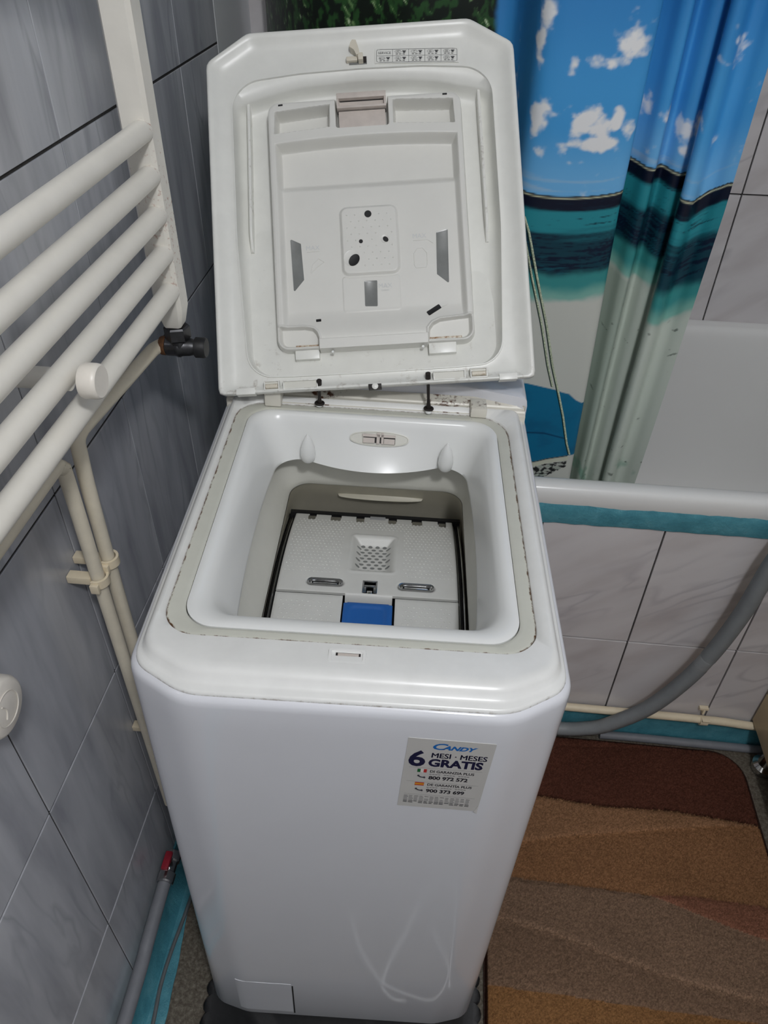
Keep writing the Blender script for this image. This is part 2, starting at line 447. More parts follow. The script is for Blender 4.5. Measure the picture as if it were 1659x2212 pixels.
# top frame
b = MB(); loops = []; wr = []
Y1 = 0.472
for z, iy, ix, wv in ((0.835, 0.007, 0.007, .9), (0.8385, 0.0055, 0.0055, 1.05), (0.841, 0.006, 0.006, 0.75), (0.8425, 0.0085, 0.0075, 0.6), (0.8428, 0.0125, 0.009, 0.62),
                  (0.8445, 0.0165, 0.0105, .2), (0.8492, 0.0200, 0.0122, 0), (0.8520, 0.0232, 0.0140, 0), (0.8534, 0.0272, 0.0165, 0), (0.8537, 0.033, 0.0185, 0), ):
    loops.append(LP(outline(iy, ix, 0.033, 0.0554, Y1-0.15*ix, 0.006), z)); wr.append(wv)
go = rrect(0.0215, 0.3715, 0.0635, 0.461, [0.034, 0.034, 0.045, 0.034])
def off(poly, d, cen=CEN):
    return rr_off(poly, d)
def grow(x0, x1, y0, y1, r, d): return rrect(x0-d, x1+d, y0-d, y1+d, [max(q+d, 0.004) for q in (r if isinstance(r, list) else [r]*4)])
G = (0.0215, 0.3715, 0.0635, 0.461); GR = [0.034, 0.034, 0.045, 0.034]
loops.append(LP(grow(*G, GR, 0.0004), 0.8492)); wr.append(0)
loops.append(LP(grow(*G, GR, -0.0004), 0.8472)); wr.append(1.1)
loops.append(LP(grow(*G, GR, -0.003), 0.838)); wr.append(0)
b.loft(loops, wear=wr); top = b.build('top_frame', 'top', wash, 50)
# gasket ring
I = (0.0395, 0.3555, 0.0765, 0.4475); IR = [0.03, 0.03, 0.04, 0.03]
b = MB(); loops = []; wr = []
for pr, d, z, wv in ((0, -0.0006, 0.838, 1.2), (0, -0.0008, 0.8466, 1.2), (0, -0.0018, 0.8472, 1.0), (0, -0.004, 0.8476, 0.45), (0, -0.009, 0.8474, 0.2),
                 (1, 0.0055, 0.8472, 0.3), (1, 0.0025, 0.8470, 0.6), (1, 0.0012, 0.8460, 0.82), (1, 0.0012, 0.838, .85)):
    loops.append(LP(grow(*(G if pr == 0 else I), GR if pr == 0 else IR, d), z)); wr.append(wv)
b.loft(loops, wear=wr); b.build('gasket', 'gasket', wash)
# white loading collar that drops into the machine
def bowed(x0, x1, y0, y1, r, bow_back=0.0, bow_side=0.0):
    P = radial(rrect(x0, x1, y0, y1, r), CEN, N); out = []
    for px, py in P:
        if bow_back and py > 0.3:
            t = (px-0.2)/0.088
            if abs(t) < 1: py -= bow_back*(1-t*t)*(py-0.3)/0.12
        if bow_side:
            t = (py-0.27)/0.15
            k = max(0, 1-t*t)*(1-min(1, abs(py-(y0 if py < .27 else y1))/0.02 < 0.2))
            px += bow_side*k*(1 if px > 0.2 else -1)*min(1, abs(px-0.2)/0.1)
        out.append((px, py))
    return out
def L3(P, z): return [(p[0], p[1], z) for p in P]
HOLE = (0.0775, 0.3215, 0.118, 0.421)
seq = [((0.0388, 0.3562, 0.0758, 0.4482, 0.0312), 0.838, 0, 0), ((0.0391, 0.3559, 0.0761, 0.4479, 0.0312), 0.8468, 0, 0),
       ((0.0425, 0.3525, 0.0795, 0.4447, 0.029), 0.8480, 0, 0), ((0.047, 0.348, 0.0845, 0.441, 0.029), 0.8478, 0, 0),
       ((0.052, 0.343, 0.093, 0.4375, 0.029), 0.8445, 0, 0), ((0.058, 0.3375, 0.1005, 0.4345, 0.03), 0.836, 0.0, 0.001),
       ((0.065, 0.332, 0.106, 0.431, 0.03), 0.822, 0.004, 0.003), ((0.0715, 0.327, 0.112, 0.427, 0.03), 0.806, 0.010, 0.005),
       ((0.0765, 0.3225, 0.117, 0.4225, 0.028), 0.792, 0.018, 0.007), ((0.0775, 0.3215, 0.118, 0.421, 0.028), 0.7885, 0.020, 0.0075),
       ((0.0765, 0.3225, 0.117, 0.4225, 0.028), 0.7865, 0.018, 0.007), ((0.070, 0.329, 0.110, 0.430, 0.03), 0.792, 0.01, 0.006),
       ((0.060, 0.338, 0.10, 0.438, 0.03), 0.81, 0, 0)]
b = MB(); b.loft([L3(bowed(*p, bb, bs), z) for p, z, bb, bs in seq]); collar = b.build('loading_collar', 'collar', wash, 60)
for px, py in ((0.1155, 0.4155), (0.2955, 0.4145)):
    MB().lathe([(0.001, -0.0235), (0.0055, -0.0222), (0.0088, -0.0180), (0.0100, -0.0100), (0.0092, -0.0010), (0.0066, 0.009), (0.0032, 0.017), (0.0005, 0.021)], seg=20, loc=(px, py+0.0015, 0.811)).build('locating_peg', 'collar', collar)
# lens shaped lock opening in the rear wall of the collar
pk = Matrix(((1, 0, 0), (0, math.cos(-0.62), -math.sin(-0.62)), (0, math.sin(-0.62), math.cos(-0.62))))
def on_back(poly, d, c=(0.2075, 0.4272, 0.8243)):
    # local plane on the sloping rear wall: u along x, v up the wall
    n = Vector((0, -0.848, 0.530)); up = Vector((0, 0.530, 0.848))
    return [tuple(Vector(c)+Vector((1, 0, 0))*u+up*v+n*d) for u, v in poly]
lens = [(0.0385*math.cos(a)*1.0, 0.0098*math.copysign(abs(math.sin(a))**0.75, math.sin(a))) for a in [2*math.pi*k/48 for k in range(48)]]
sc = lambda P, k: [(u*k if False else u-(0.0016*k)*(1 if u > 0 else -1)*min(1, abs(u)/0.03), v*(1-0.13*k)) for u, v in P]
lp = MB(); lp.loft([on_back(lens, -0.002), on_back(lens, 0.0012), on_back(sc(lens, 1), 0.0014), on_back(sc(lens, 1.4), 0.0006)], False, True).build('lock_recess', 'bellows', collar)
bk = MB(); bk.loft([on_back([(u*0.98+0.001, v) for u, v in [(-0.021, -0.005), (0.020, -0.0062), (0.020, 0.0055), (-0.021, 0.006)]], 0.0009), on_back([(-0.021, -0.005), (0.020, -0.0062), (0.020, 0.0055), (-0.021, 0.006)], 0.0012)], True, True).build('lock_shadow', 'strap', collar)
lb = MB()
def bar(u0, u1, v0, v1, d0=0.0010, d1=0.0034): lb.loft([on_back([(u0, v0), (u1, v0), (u1, v1), (u0, v1)], d0), on_back([(u0, v0), (u1, v0), (u1, v1), (u0, v1)], d1)], True, True)
bar(-0.022, 0.021, 0.0022, 0.0058); bar(-0.021, -0.006, -0.0058, 0.0010); bar(0.006, 0.020, -0.0062, 0.0006); bar(-0.0035, 0.0005, -0.0065, 0.008); bar(0.0025, 0.0055, -0.0065, 0.008)
lb.build('lock_catch', 'pink', collar, 0)
# rubber bellows and beige tub mouth
seq = [((0.058, 0.341, 0.090, 0.466, 0.035), 0.806), ((0.061, 0.338, 0.095, 0.464, 0.035), 0.782), ((0.066, 0.335, 0.105, 0.460, 0.035), 0.766),
       ((0.075, 0.3315, 0.118, 0.456, 0.034), 0.748), ((0.083, 0.3285, 0.13, 0.4525, 0.03), 0.732), ((0.0865, 0.3265, 0.134, 0.455, 0.03), 0.7235),
       ((0.0862, 0.3268, 0.134, 0.4565, 0.028), 0.7205)]
MB().loft([LP(rrect(*p), z) for p, z in seq]).build('bellows', 'bellows', wash, 60)
seq = [((0.0870, 0.3262, 0.135, 0.4555, 0.028), 0.7212), ((0.0850, 0.3280, 0.132, 0.461, 0.028), 0.712), ((0.0820, 0.3305, 0.130, 0.472, 0.026), 0.690), ((0.079, 0.333, 0.128, 0.484, 0.022), 0.660), ((0.079, 0.333, 0.12, 0.49, 0.02), 0.60)]
mouth = MB().loft([LP(rrect(*p), z) for p, z in seq]).build('tub_mouth', 'beige', wash, 60)
lens2 = [(0.062*math.cos(a), 0.0045*math.sin(a)) for a in [2*math.pi*k/32 for k in range(32)]]
MB().loft([[(0.212+u, 0.4705+v*0.5, 0.6945+v) for u, v in lens2], [(0.212+u*.97, 0.4665+v*0.5, 0.6935+v*.7) for u, v in lens2]], True, True).build('mouth_lip', 'beige', mouth)
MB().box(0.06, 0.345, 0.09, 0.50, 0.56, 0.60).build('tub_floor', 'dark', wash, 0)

# ---------------- drum
def zs(y): return 0.705-(y-0.27)**2
DY0, DY1 = 0.130, 0.4465
ds = MB()
ys = np.linspace(DY0, DY1+0.004, 40)
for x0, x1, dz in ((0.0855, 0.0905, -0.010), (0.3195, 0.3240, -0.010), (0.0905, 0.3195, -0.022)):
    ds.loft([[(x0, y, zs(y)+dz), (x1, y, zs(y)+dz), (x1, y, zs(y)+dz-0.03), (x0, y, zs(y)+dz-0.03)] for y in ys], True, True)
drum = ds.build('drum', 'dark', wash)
for x0 in (0.0812, 0.0872, 0.3185, 0.3245):
    MB().loft([[(x0, y, zs(y)-0.012), (x0, y, zs(y)-0.0035-(0.002 if x0 in (.0872, .3185) else 0)), (x0+0.0011, y, zs(y)-0.0028-(0.002 if x0 in (.0872, .3185) else 0)), (x0+0.0022, y, zs(y)-0.0035-(0.002 if x0 in (.0872, .3185) else 0)), (x0+0.0022, y, zs(y)-0.012)] for y in ys], True, True).build('drum_rim', 'steel', drum)
def shell(poly_fn, x0, x1, y0, y1, nx, ny, disp, th=0.004):
    """curved plate following the drum, poly_fn(x,y) keeps a cell"""
    xs = np.linspace(x0, x1, nx+1); yy = np.linspace(y0, y1, ny+1); m = MB()
    bm = bmesh.new(); V = {}
    def vert(i, j):
        if (i, j) not in V: V[i, j] = bm.verts.new((xs[i], yy[j], zs(yy[j])+disp(xs[i], yy[j])))
        return V[i, j]
    for i in range(nx):
        for j in range(ny):
            if poly_fn((xs[i]+xs[i+1])/2, (yy[j]+yy[j+1])/2):
                bm.faces.new((vert(i, j), vert(i+1, j), vert(i+1, j+1), vert(i, j+1)))
    be = [e for e in bm.edges if len(e.link_faces) == 1]
    r = bmesh.ops.extrude_edge_only(bm, edges=be)
    for g in r['geom']:
        if isinstance(g, bmesh.types.BMVert): g.co.z -= th
    return m.take(bm)
def edge_drop(x, y, x0, x1, y0, y1, w=0.0022):
    d = min(x-x0, x1-x, y-y0, y1-y); return -0.0012*max(0, 1-d/w)**2
CX0, CX1, CY0, CY1 = 0.1795, 0.2375, 0.305, 0.385
def sd_rr(x, y, cx, cy, hx, hy, r):
    qx = abs(x-cx)-hx+r; qy = abs(y-cy)-hy+r
    return math.hypot(max(qx, 0), max(qy, 0))+min(max(qx, qy), 0)-r
def sst(a, b, x):
    t = max(0, min(1, (x-a)/(b-a))); return t*t*(3-2*t)
def rear_disp(x, y):
    d = edge_drop(x, y, 0.0925, 0.3175, 0.2625, 0.4455)
    s = sd_rr(x, y, (CX0+CX1)/2, (CY0+CY1)/2, 0.031, 0.042, 0.007)
    d += 0.0007*sst(0.003, 0.0, s)*sst(-0.003, -0.0005, s)      # raised border of the cup
    d -= 0.012*sst(-0.002, -0.016, s)
    for cx in (0.1516, 0.2657):
        q = sd_rr(x, y, cx, 0.2805, 0.0235, 0.0063, 0.0063); d -= 0.004*sst(0.001, -0.002, q)
    return d
def rear_keep(x, y):
    if y > 0.4335:
        for cx, hw in ((0.117, .0055), (0.151, .0075), (0.186, .006), (0.2315, .006), (0.267, .0075), (0.3026, .0055)):
            if abs(x-cx) < hw: return False
    if y < 0.2630: return 0.1785 < x < 0.2372
    if abs(x-0.2078) < 0.0095 and 0.2655 < y < 0.2865: return False
    return True
rear = shell(rear_keep, 0.0925, 0.3175, 0.253, 0.4455, 150, 128, rear_disp).build('drum_door', 'door', drum, 50)
tag(rear, 'rear drum door with a perforated bowl and hinge clips')
left_d = shell(lambda x, y: True, 0.0925, 0.1755, 0.13, 0.2600, 40, 40, lambda x, y: edge_drop(x, y, 0.0925, 0.1755, 0.13, 0.26, .004)).build('drum_door', 'door', drum, 50)
right_d = shell(lambda x, y: True, 0.2400, 0.3175, 0.13, 0.2600, 40, 40, lambda x, y: edge_drop(x, y, 0.24, 0.3175, 0.13, 0.26, .004)).build('drum_door', 'door', drum, 50)
def blue_d(x, y):
    s = sd_rr(x, y, 0.2072, 0.226, 0.022, 0.018, 0.008)
    return edge_drop(x, y, 0.1775, 0.2372, 0.13, 0.2505, .004)*1.2-0.0016*sst(0.002, -0.003, s)
tag(shell(lambda x, y: (x-0.1775 > 0.004 or 0.2505-y > 0.003) and (0.2372-x > 0.004 or 0.2505-y > 0.003), 0.1775, 0.2372, 0.13, 0.2505, 40, 60, blue_d).build('release_button', 'blue', drum, 50), 'blue release button')
# dimples
def domes(pts, r, h, surf):
    m = MB()
    for x, y in pts:
        z = surf(x, y); ring = [(x+r*math.cos(a), y+r*math.sin(a), z-0.0002) for a in [math.pi*k/3 for k in range(6)]]
        ring2 = [(x+.55*r*math.cos(a), y+.55*r*math.sin(a), z+h*.75) for a in [math.pi*k/3 for k in range(6)]]
        m.loft([ring, ring2]); n = len(m.v); m.add([(x, y, z+h)], [])
        for k in range(6): m.f.append((n-6+k, n-6+(k+1) % 6, n))
    return m
pts = []
for j in range(20):
    y = 0.300+j*0.0066
    for i in range(44):
        x = 0.0985+i*0.0052+(0.0026 if j % 2 else 0)
        if x > 0.313: continue
        if 0.1665 < x < 0.2475 and y < 0.402: continue
        if y < 0.3025+0.012*(0.5-abs(x-0.205)) and False: continue
        pts.append((x, y))
tag(domes(pts, 0.0013, 0.0006, lambda x, y: zs(y)).build('dimple', 'door', rear), kind='stuff')
pl = [(0.101+i*0.0066+(0.0033 if j % 2 else 0), 0.195+j*0.0065) for j in range(9) for i in range(10)]
tag(domes(pl, 0.0014, 0.0006, lambda x, y: zs(y)).build('dimple', 'door', left_d), kind='stuff')
pr_ = [(0.250+i*0.0066+(0.0033 if j % 2 else 0), 0.195+j*0.0065) for j in range(9) for i in range(9)]
tag(domes(pr_, 0.0014, 0.0006, lambda x, y: zs(y)).build('dimple', 'door', right_d), kind='stuff')
# holes of the perforated cup
m = MB()
for j in range(9):
    y = 0.3175+j*0.0068; n_ = 5 if j % 2 else 4
    for i in range(n_):
        x = 0.2085+(i-(n_-1)/2)*0.0098
        if j == 8: n_ = 4
        ring = []; ring2 = []
        for k in range(12):
            a = 2*math.pi*k/12; px, py = x+0.0031*math.cos(a), y+0.0022*math.sin(a); ring.append((px, py, zs(py)+rear_disp(px, py)+0.00035))
            px, py = x+0.0024*math.cos(a), y-0.0004+0.0014*math.sin(a); ring2.append((px, py, zs(py)+rear_disp(px, py)+0.0005))
        m.add(ring, [tuple(range(12))])
tag(m.build('cup_hole', 'window', rear, 0), kind='stuff')
for cx in (0.1516, 0.2657):
    ov = rrect(cx-0.0225, cx+0.0225, 0.2745, 0.2865, 0.0059); inn = rrect(cx-0.0185, cx+0.0185, 0.2775, 0.2840, 0.0032)
    R = lambda P: radial(P, (cx, 0.2805), 60)
    s = MB().loft([[(x, y, 0.7045-0.001) for x, y in R(ov)], [(x, y, 0.7060) for x, y in R(ov)], [(x, y, 0.7057) for x, y in R(rrect(cx-.0205, cx+.0205, .2762, .2852, .0045))], [(x, y, 0.7025) for x, y in R(inn)]]).build('finger_slot', 'steel', rear)
    MB().box(cx-0.017, cx+0.017, 0.2765, 0.2845, 0.7005, 0.7015).build('slot_floor', 'dark', rear, 0)
    MB().box(cx-0.015, cx+0.015, 0.2785, 0.2808, 0.7015, 0.7035, 0.0006).build('slot_bar', 'chrome', rear)
for cx, hw in ((0.117, .0055), (0.151, .0075), (0.186, .006), (0.2315, .006), (0.267, .0075), (0.3026, .0055)):
    z = zs(0.446)
    z2 = zs(0.428); c = MB().box(cx-hw+0.0004, cx+hw-0.0004, 0.4245, 0.4325, z2-0.002, z2+0.0009, 0.0004); c.box(cx-hw+.0004, cx+hw-.0004, 0.4325, 0.4340, z2-0.006, z2+0.0002)
    c.build('hinge_clip', 'steel', rear)
    MB().lathe([(0.0011, 0), (0.0011, 0.0006), (0.0001, 0.001)], seg=10, loc=(cx, 0.4415, z-0.0085)).build('clip_rivet', 'door_grey', rear)
MB().loft([[(x, 0.4456, 0.660), (x, 0.4459, 0.6752), (x, 0.4515, 0.6752), (x, 0.4525, 0.660)] for x in (0.084, 0.329)], True, True).build('drum_seam', 'dark', drum, 0)
MB().box(0.1995, 0.2215, 0.4365, 0.4438, zs(0.44)-0.001, zs(0.44)+0.0012, 0.0006).build('hinge_tab', 'door_grey', rear)
lt = MB()
for x0, x1, y0, y1, z0, z1 in ((0.1985, 0.2005, 0.2655, 0.2865, .700, .7058), (0.2152, 0.2172, 0.2655, 0.2865, .700, .7058), (0.2005, 0.2152, 0.2847, 0.2865, .700, .7058), (0.2005, 0.2032, 0.268, 0.280, .698, .7035), (0.2125, 0.2152, 0.268, 0.280, .698, .7035), (0.2005, 0.2152, 0.2775, 0.281, .698, .7035)):
    lt.box(x0, x1, y0, y1, z0, z1, 0.0003)
lt.build('latch', 'steel', rear); MB().box(0.2045, 0.211, 0.2655, 0.2725, 0.697, 0.7025, 0.0005).build('latch_tongue', 'chrome', rear)

# lid catch slot in the front of the top frame
R = lambda P: radial(P, (0.195, 0.0475), 48)
MB().loft([[(x, y, 0.8505) for x, y in R(rrect(0.1795, 0.2135, 0.0385, 0.0555, 0.002))], [(x, y, 0.8528) for x, y in R(rrect(0.180, 0.213, 0.039, 0.055, 0.002))], [(x, y, 0.8528) for x, y in R(rrect(0.1825, 0.2105, 0.0412, 0.0532, 0.0015))], [(x, y, 0.8512) for x, y in R(rrect(0.1832, 0.2098, 0.0418, 0.0526, 0.0015))]], False, True).build('catch_frame', 'top', wash)
MB().box(0.1862, 0.2085, 0.0432, 0.0512, 0.8506, 0.8515).build('catch_slot', 'strap', wash, 0)
MB().box(0.188, 0.2068, 0.0478, 0.0508, 0.8511, 0.8518, 0.0003).build('catch_tongue', 'pink', wash)

# rear hinge shelf, lugs and control panel housing
b = MB(); loops = []; wr = []
for i in range(61):
    x = 0.004+0.392*i/60
    yk = 0.4915-0.02*max(0, (x-0.34)/0.06)**2-0.006*max(0, (0.1-x)/0.1)**2
    loops.append([(x, 0.4605, 0.838), (x, 0.4612, 0.8492), (x, 0.464, 0.8505), (x, 0.4685, 0.8502), (x, 0.4700, 0.8522), (x, 0.476, 0.8526), (x, 0.4775, 0.8545), (x, yk, 0.8575), (x, yk+0.003, 0.838)])
b.loft(loops, True, True)
b.w = [(0.75+0.45*math.exp(-((v[0]-0.128)/0.03)**2)+0.45*math.exp(-((v[0]-0.29)/0.035)**2)+.2*math.exp(-((v[0]-0.36)/0.03)**2))*(0.95 if v[2] > 0.845 else 1) for v in b.v]
M_['shelf'] = worn('stained_shelf', (226, 222, 210), (88, 50, 26), 0.35, scale=85, lo=0.53, hi=0.66)
b.build('hinge_shelf', 'shelf', wash, 30)
for x0, x1, z1 in ((0.3235, 0.3445, 0.862), (0.056, 0.0775, 0.872)):
    q = MB().box(x0, x1, 0.4535 if x0 > .2 else 0.4505, 0.481, 0.8485, z1, 0.0022)
    q.w = [0.95 if x0 > .2 else 0.2]*len(q.v); q.build('hinge_lug', 'shelf', wash)
cpts = lambda d: fillet([(0.0+d, 0.478+d), (0.10, 0.4895+d), (0.30, 0.4935+d), (0.365, 0.489+d), (0.3965-d, 0.470+d), (0.3985-d, 0.462+d), (0.4-d, 0.572-d), (0.0+d, 0.572-d)], [0.006, 0.1, 0.1, 0.05, 0.012, 0.003, 0.006, 0.006])
CC = (0.2, 0.53)
b = MB(); b.loft([[(p[0], p[1], z) for p in radial(cpts(d), CC, 300)] for z, d in ((0.836, 0.0004), (0.858, 0.0004), (0.8655, 0.0018), (0.8690, 0.0045), (0.8700, 0.009))], False, True)
b.build('control_panel', 'enamel', wash, 50)
# black broken lid dampers
tilt = lambda p: p
LMm = Matrix(((0.993131, 0.023751, -0.114573), (0.062211, 0.722132, 0.688952), (0.099101, -0.691347, 0.715694)))
LO = Vector((0.001410, 0.432839, 0.872303))
def l2w(a, y, bb): return tuple(LO+LMm @ Vector((a, y, bb)))
for (pa, pb) in (((0.1285, -0.002, 0.0105), (0.1268, 0.4585, 0.8525)), ((0.2656, -0.0015, 0.0120), (0.2690, 0.4600, 0.8535))):
    A = Vector(l2w(*pa)); B = Vector(pb); n = MB()
    n.tube([tuple(A.lerp(B, t)) for t in (0, 0.15, 0.3, 0.7, 0.85, 1)], [0.0034, 0.0034, 0.0022, 0.0020, 0.0026, 0.0036], 10)
    ring = [(B.x+0.0052*math.cos(t), B.y+0.0045*math.sin(t)-0.001, B.z+0.0015) for t in [2*math.pi*k/20 for k in range(21)]]
    n.tube(ring, 0.0016, 8, False)
    o = n.build('lid_damper', 'strap', wash)
tag(o, None)
for cx in (0.1265, 0.269):
    MB().lathe([(0.0042, 0), (0.0042, 0.002), (0.003, 0.0032), (0.0005, 0.0036)], seg=16, loc=(cx, 0.4565, 0.8508)).build('damper_stud', 'collar', wash)

# ---------------- lid (local axes: x across, z up the lid, -y towards the viewer)
LL, LC1, LC2 = 0.4755, 0.0368, 0.0554
LCEN = (0.2, 0.23)
def lidline(i, ib=None):
    ib = i*0.55 if ib is None else ib
    return fillet([(i, ib), (0.4-i, ib), (0.4-i, LL-LC1-0.45*i), (0.4-LC2-0.4*i, LL-i), (LC2+0.4*i, LL-i), (i, LL-LC1-0.45*i)], [0.006, 0.006, 0.014, 0.02, 0.02, 0.014], 8)
def ridge(d):
    P = fillet([(0.0385+d, 0.0225+d), (0.1, 0.0205+d), (0.2, 0.0200+d), (0.3, 0.0205+d), (0.3615-d, 0.0225+d), (0.3705-d, 0.2), (0.3705-d, 0.4135-d), (0.28, 0.4215-d), (0.2, 0.4230-d), (0.12, 0.4215-d), (0.0305+d, 0.4135-d), (0.0300+d, 0.2)],
               [0.042, 0.3, 0.3, 0.3, 0.042, 0.6, 0.040, 0.3, 0.3, 0.3, 0.040, 0.6], 10)
    return P
def ridge2(d, t):
    """inner edge of the recess: sides like the ridge, top a flatter arc"""
    return fillet([(0.0385+d, 0.0225+d), (0.1, 0.0205+d), (0.2, 0.0200+d), (0.3, 0.0205+d), (0.3615-d, 0.0225+d), (0.3705-d, 0.2), (0.3705-d, 0.3800+t), (0.29, 0.4000+t), (0.2, 0.4050+t), (0.11, 0.4000+t), (0.0305+d, 0.3800+t), (0.0300+d, 0.2)],
                  [0.042, 0.3, 0.3, 0.3, 0.042, 0.6, 0.016, 0.3, 0.4, 0.3, 0.016, 0.6], 10)
def LL3(P, yf):
    return [(p[0], yf(p[1]) if callable(yf) else yf, p[1]) for p in radial(P, LCEN, N)]
back = lambda k: (lambda bb: k*min(1.0, 0.42+0.58*max(0, bb)/0.08))
loops = [LL3(lidline(0.03), back(0.045)), LL3(lidline(0.012), back(0.043)), LL3(lidline(0.003), back(0.036)), LL3(lidline(0.0005), back(0.027)), LL3(lidline(0.0), 0.006), LL3(lidline(0.0), 0.0025), LL3(lidline(0.001), 0.0006),
         LL3(lidline(0.0028), 0.0), LL3(lidline(0.0055), 0.0004), LL3(lidline(0.0085), 0.0025), LL3(lidline(0.013), 0.006), LL3(lidline(0.018), 0.0085), LL3(lidline(0.023), 0.0098),
         LL3(ridge(-0.003), 0.0102), LL3(ridge(-0.0010), 0.0100), LL3(ridge(-0.0007), 0.0082), LL3(ridge(0.0006), 0.0082), LL3(ridge(0.0010), 0.0110), LL3(ridge2(0.0016, 0.0080), 0.0145), LL3(ridge2(0.0024, 0.0062), 0.0195), LL3(ridge2(0.0044, 0.0040), 0.0262), LL3(ridge2(0.0082, 0.0018), 0.0315), LL3(ridge2(0.0150, -0.001), 0.0339), LL3(ridge2(0.0260, -0.008), 0.0344)]
b = MB(); b.loft(loops, True, True)
wl = []
for x, y, z in b.v:
    q = 0.50
    q += 0.24*math.exp(-(z/0.03)**2)+0.03*math.exp(-((z-0.04)/0.03)**2)
    if y < 0.012 and z < 0.3 and (x < 0.03 or x > 0.372): q += 0.02
    wl.append(q)
b.w = wl
lid = b.build('lid', 'lid', wash, 60)
lid.matrix_local = Matrix.Translation(LO) @ LMm.to_4x4()
tag(lid, 'open lid seen from inside, hanging crooked from its broken right hinge')
# ribs in the recess
for pts in ([(0.0500, 0.034, 0.402), (0.0490, 0.034, 0.34), (0.0472, 0.034, 0.26), (0.0458, 0.034, 0.194)], [(0.3535, 0.034, 0.401), (0.3538, 0.034, 0.34), (0.3542, 0.034, 0.26), (0.3544, 0.034, 0.19)]):
    q = MB(); lo_ = []
    for p in spline(pts, 8):
        t = min(1, (p[2]-0.185)/0.03); h = 0.0145*min(1, max(0.12, t))
        lo_.append([(p[0]-0.0022, 0.036, p[2]), (p[0]-0.0018, 0.0345-h, p[2]), (p[0]-0.0008, 0.0338-h, p[2]), (p[0]+0.0008, 0.0338-h, p[2]), (p[0]+0.0018, 0.0345-h, p[2]), (p[0]+0.0022, 0.036, p[2])])
    q.loft(lo_, True, True, False); q.w = [0.72]*len(q.v); q.build('stiffening_rib', 'lid', lid)

# detergent drawer as a relief
na, nb = 440, 568
A0, A1, B0, B1 = 0.0735, 0.3315, 0.0535, 0.3885
aa = np.linspace(A0, A1, na); bb_ = np.linspace(B0, B1, nb); GA, GB = np.meshgrid(aa, bb_, indexing='ij')
def nsd(x, y, cx, cy, hx, hy, r):
    qx = np.abs(x-cx)-hx+r; qy = np.abs(y-cy)-hy+r
    return np.hypot(np.maximum(qx, 0), np.maximum(qy, 0))+np.minimum(np.maximum(qx, qy), 0)-r
def nss(a, b_, x):
    t = np.clip((x-a)/(b_-a), 0, 1); return t*t*(3-2*t)
edge = nsd(GA, GB, 0.2025, 0.221, 0.1285, 0.1670, 0.017)
H = 0.012+0.020*nss(-0.0028, 0.0006, edge)
H = H+0.0012*nss(-0.006, -0.0015, edge)
# basin
bar_b = 0.3425-0.0058*((GA-0.2035)/0.125)**2           # lower edge of the cross bar arcs
bas = np.maximum(np.abs(GA-(0.2030))-0.1195, np.maximum(GB-(bar_b-0.0065), 0.062-GB))
depth = 0.0100+0.0095*nss(0.268, 0.281, GB)*(1-0.1*nss(0.28, 0.335, GB))
lowcurve = nss(0.108, 0.070, GB)
depth = depth*(1-lowcurve)-0.0005*lowcurve
H = H+depth*nss(0.0, -0.0075, bas)
# pockets
def quad(x, y, pts):
    d = np.full_like(x, -1e9); n = len(pts)
    for i in range(n):
        (x0, y0), (x1, y1) = pts[i], pts[(i+1) % n]; L = math.hypot(x1-x0, y1-y0)
        d = np.maximum(d, ((y1-y0)*(x-x0)-(x1-x0)*(y-y0))/L)
    return d
pk1 = quad(GA, GB, [(0.0835, 0.3435), (0.1565, 0.3490), (0.1575, 0.379), (0.139, 0.3775), (0.0855, 0.3730)])
pk2 = quad(GA, GB, [(0.2400, 0.3490), (0.3195, 0.3440), (0.3185, 0.3765), (0.262, 0.3795), (0.2405, 0.3800)])
for pkt in (pk1, pk2):
    H = H+0.0220*nss(0.0005, -0.0035, pkt)
cb = nsd(GA, GB, 0.1995, 0.3705, 0.0342, 0.0238, 0.003)
H = H+0.016*nss(0.0005, -0.001, cb)
# raised relief: central pad, lower pad
p1 = nsd(GA, GB, 0.2010, 0.1972, 0.0388, 0.0470, 0.011)
H = H-0.0038*nss(0.0, -0.0045, p1)+0.0
p2 = nsd(GA, GB, 0.2000, 0.127, 0.0375, 0.024, 0.005)
H = H-0.0008*nss(0.0004, -0.0012, p2)*nss(-0.001, 0.003, p1)
# notched lower corners
nl = quad(GA, GB, [(0.06, 0.03), (0.1305, 0.03), (0.1300, 0.0710), (0.1275, 0.0775), (0.1225, 0.0830), (0.1120, 0.0855), (0.06, 0.0865)])
nr = quad(GA, GB, [(0.2690, 0.03), (0.345, 0.03), (0.345, 0.0895), (0.313, 0.0880), (0.2855, 0.0860), (0.2760, 0.0815), (0.2705, 0.0740)])
for q in (nl, nr):
    k = nss(0.0, -0.002, q)*nss(-0.004, -0.0085, edge)
    H = H*(1-k)+0.0225*k
    H = H-0.0018*nss(0.0035, 0.0015, q)*nss(-0.0005, 0.0005, q)*nss(-0.002, -0.006, edge)
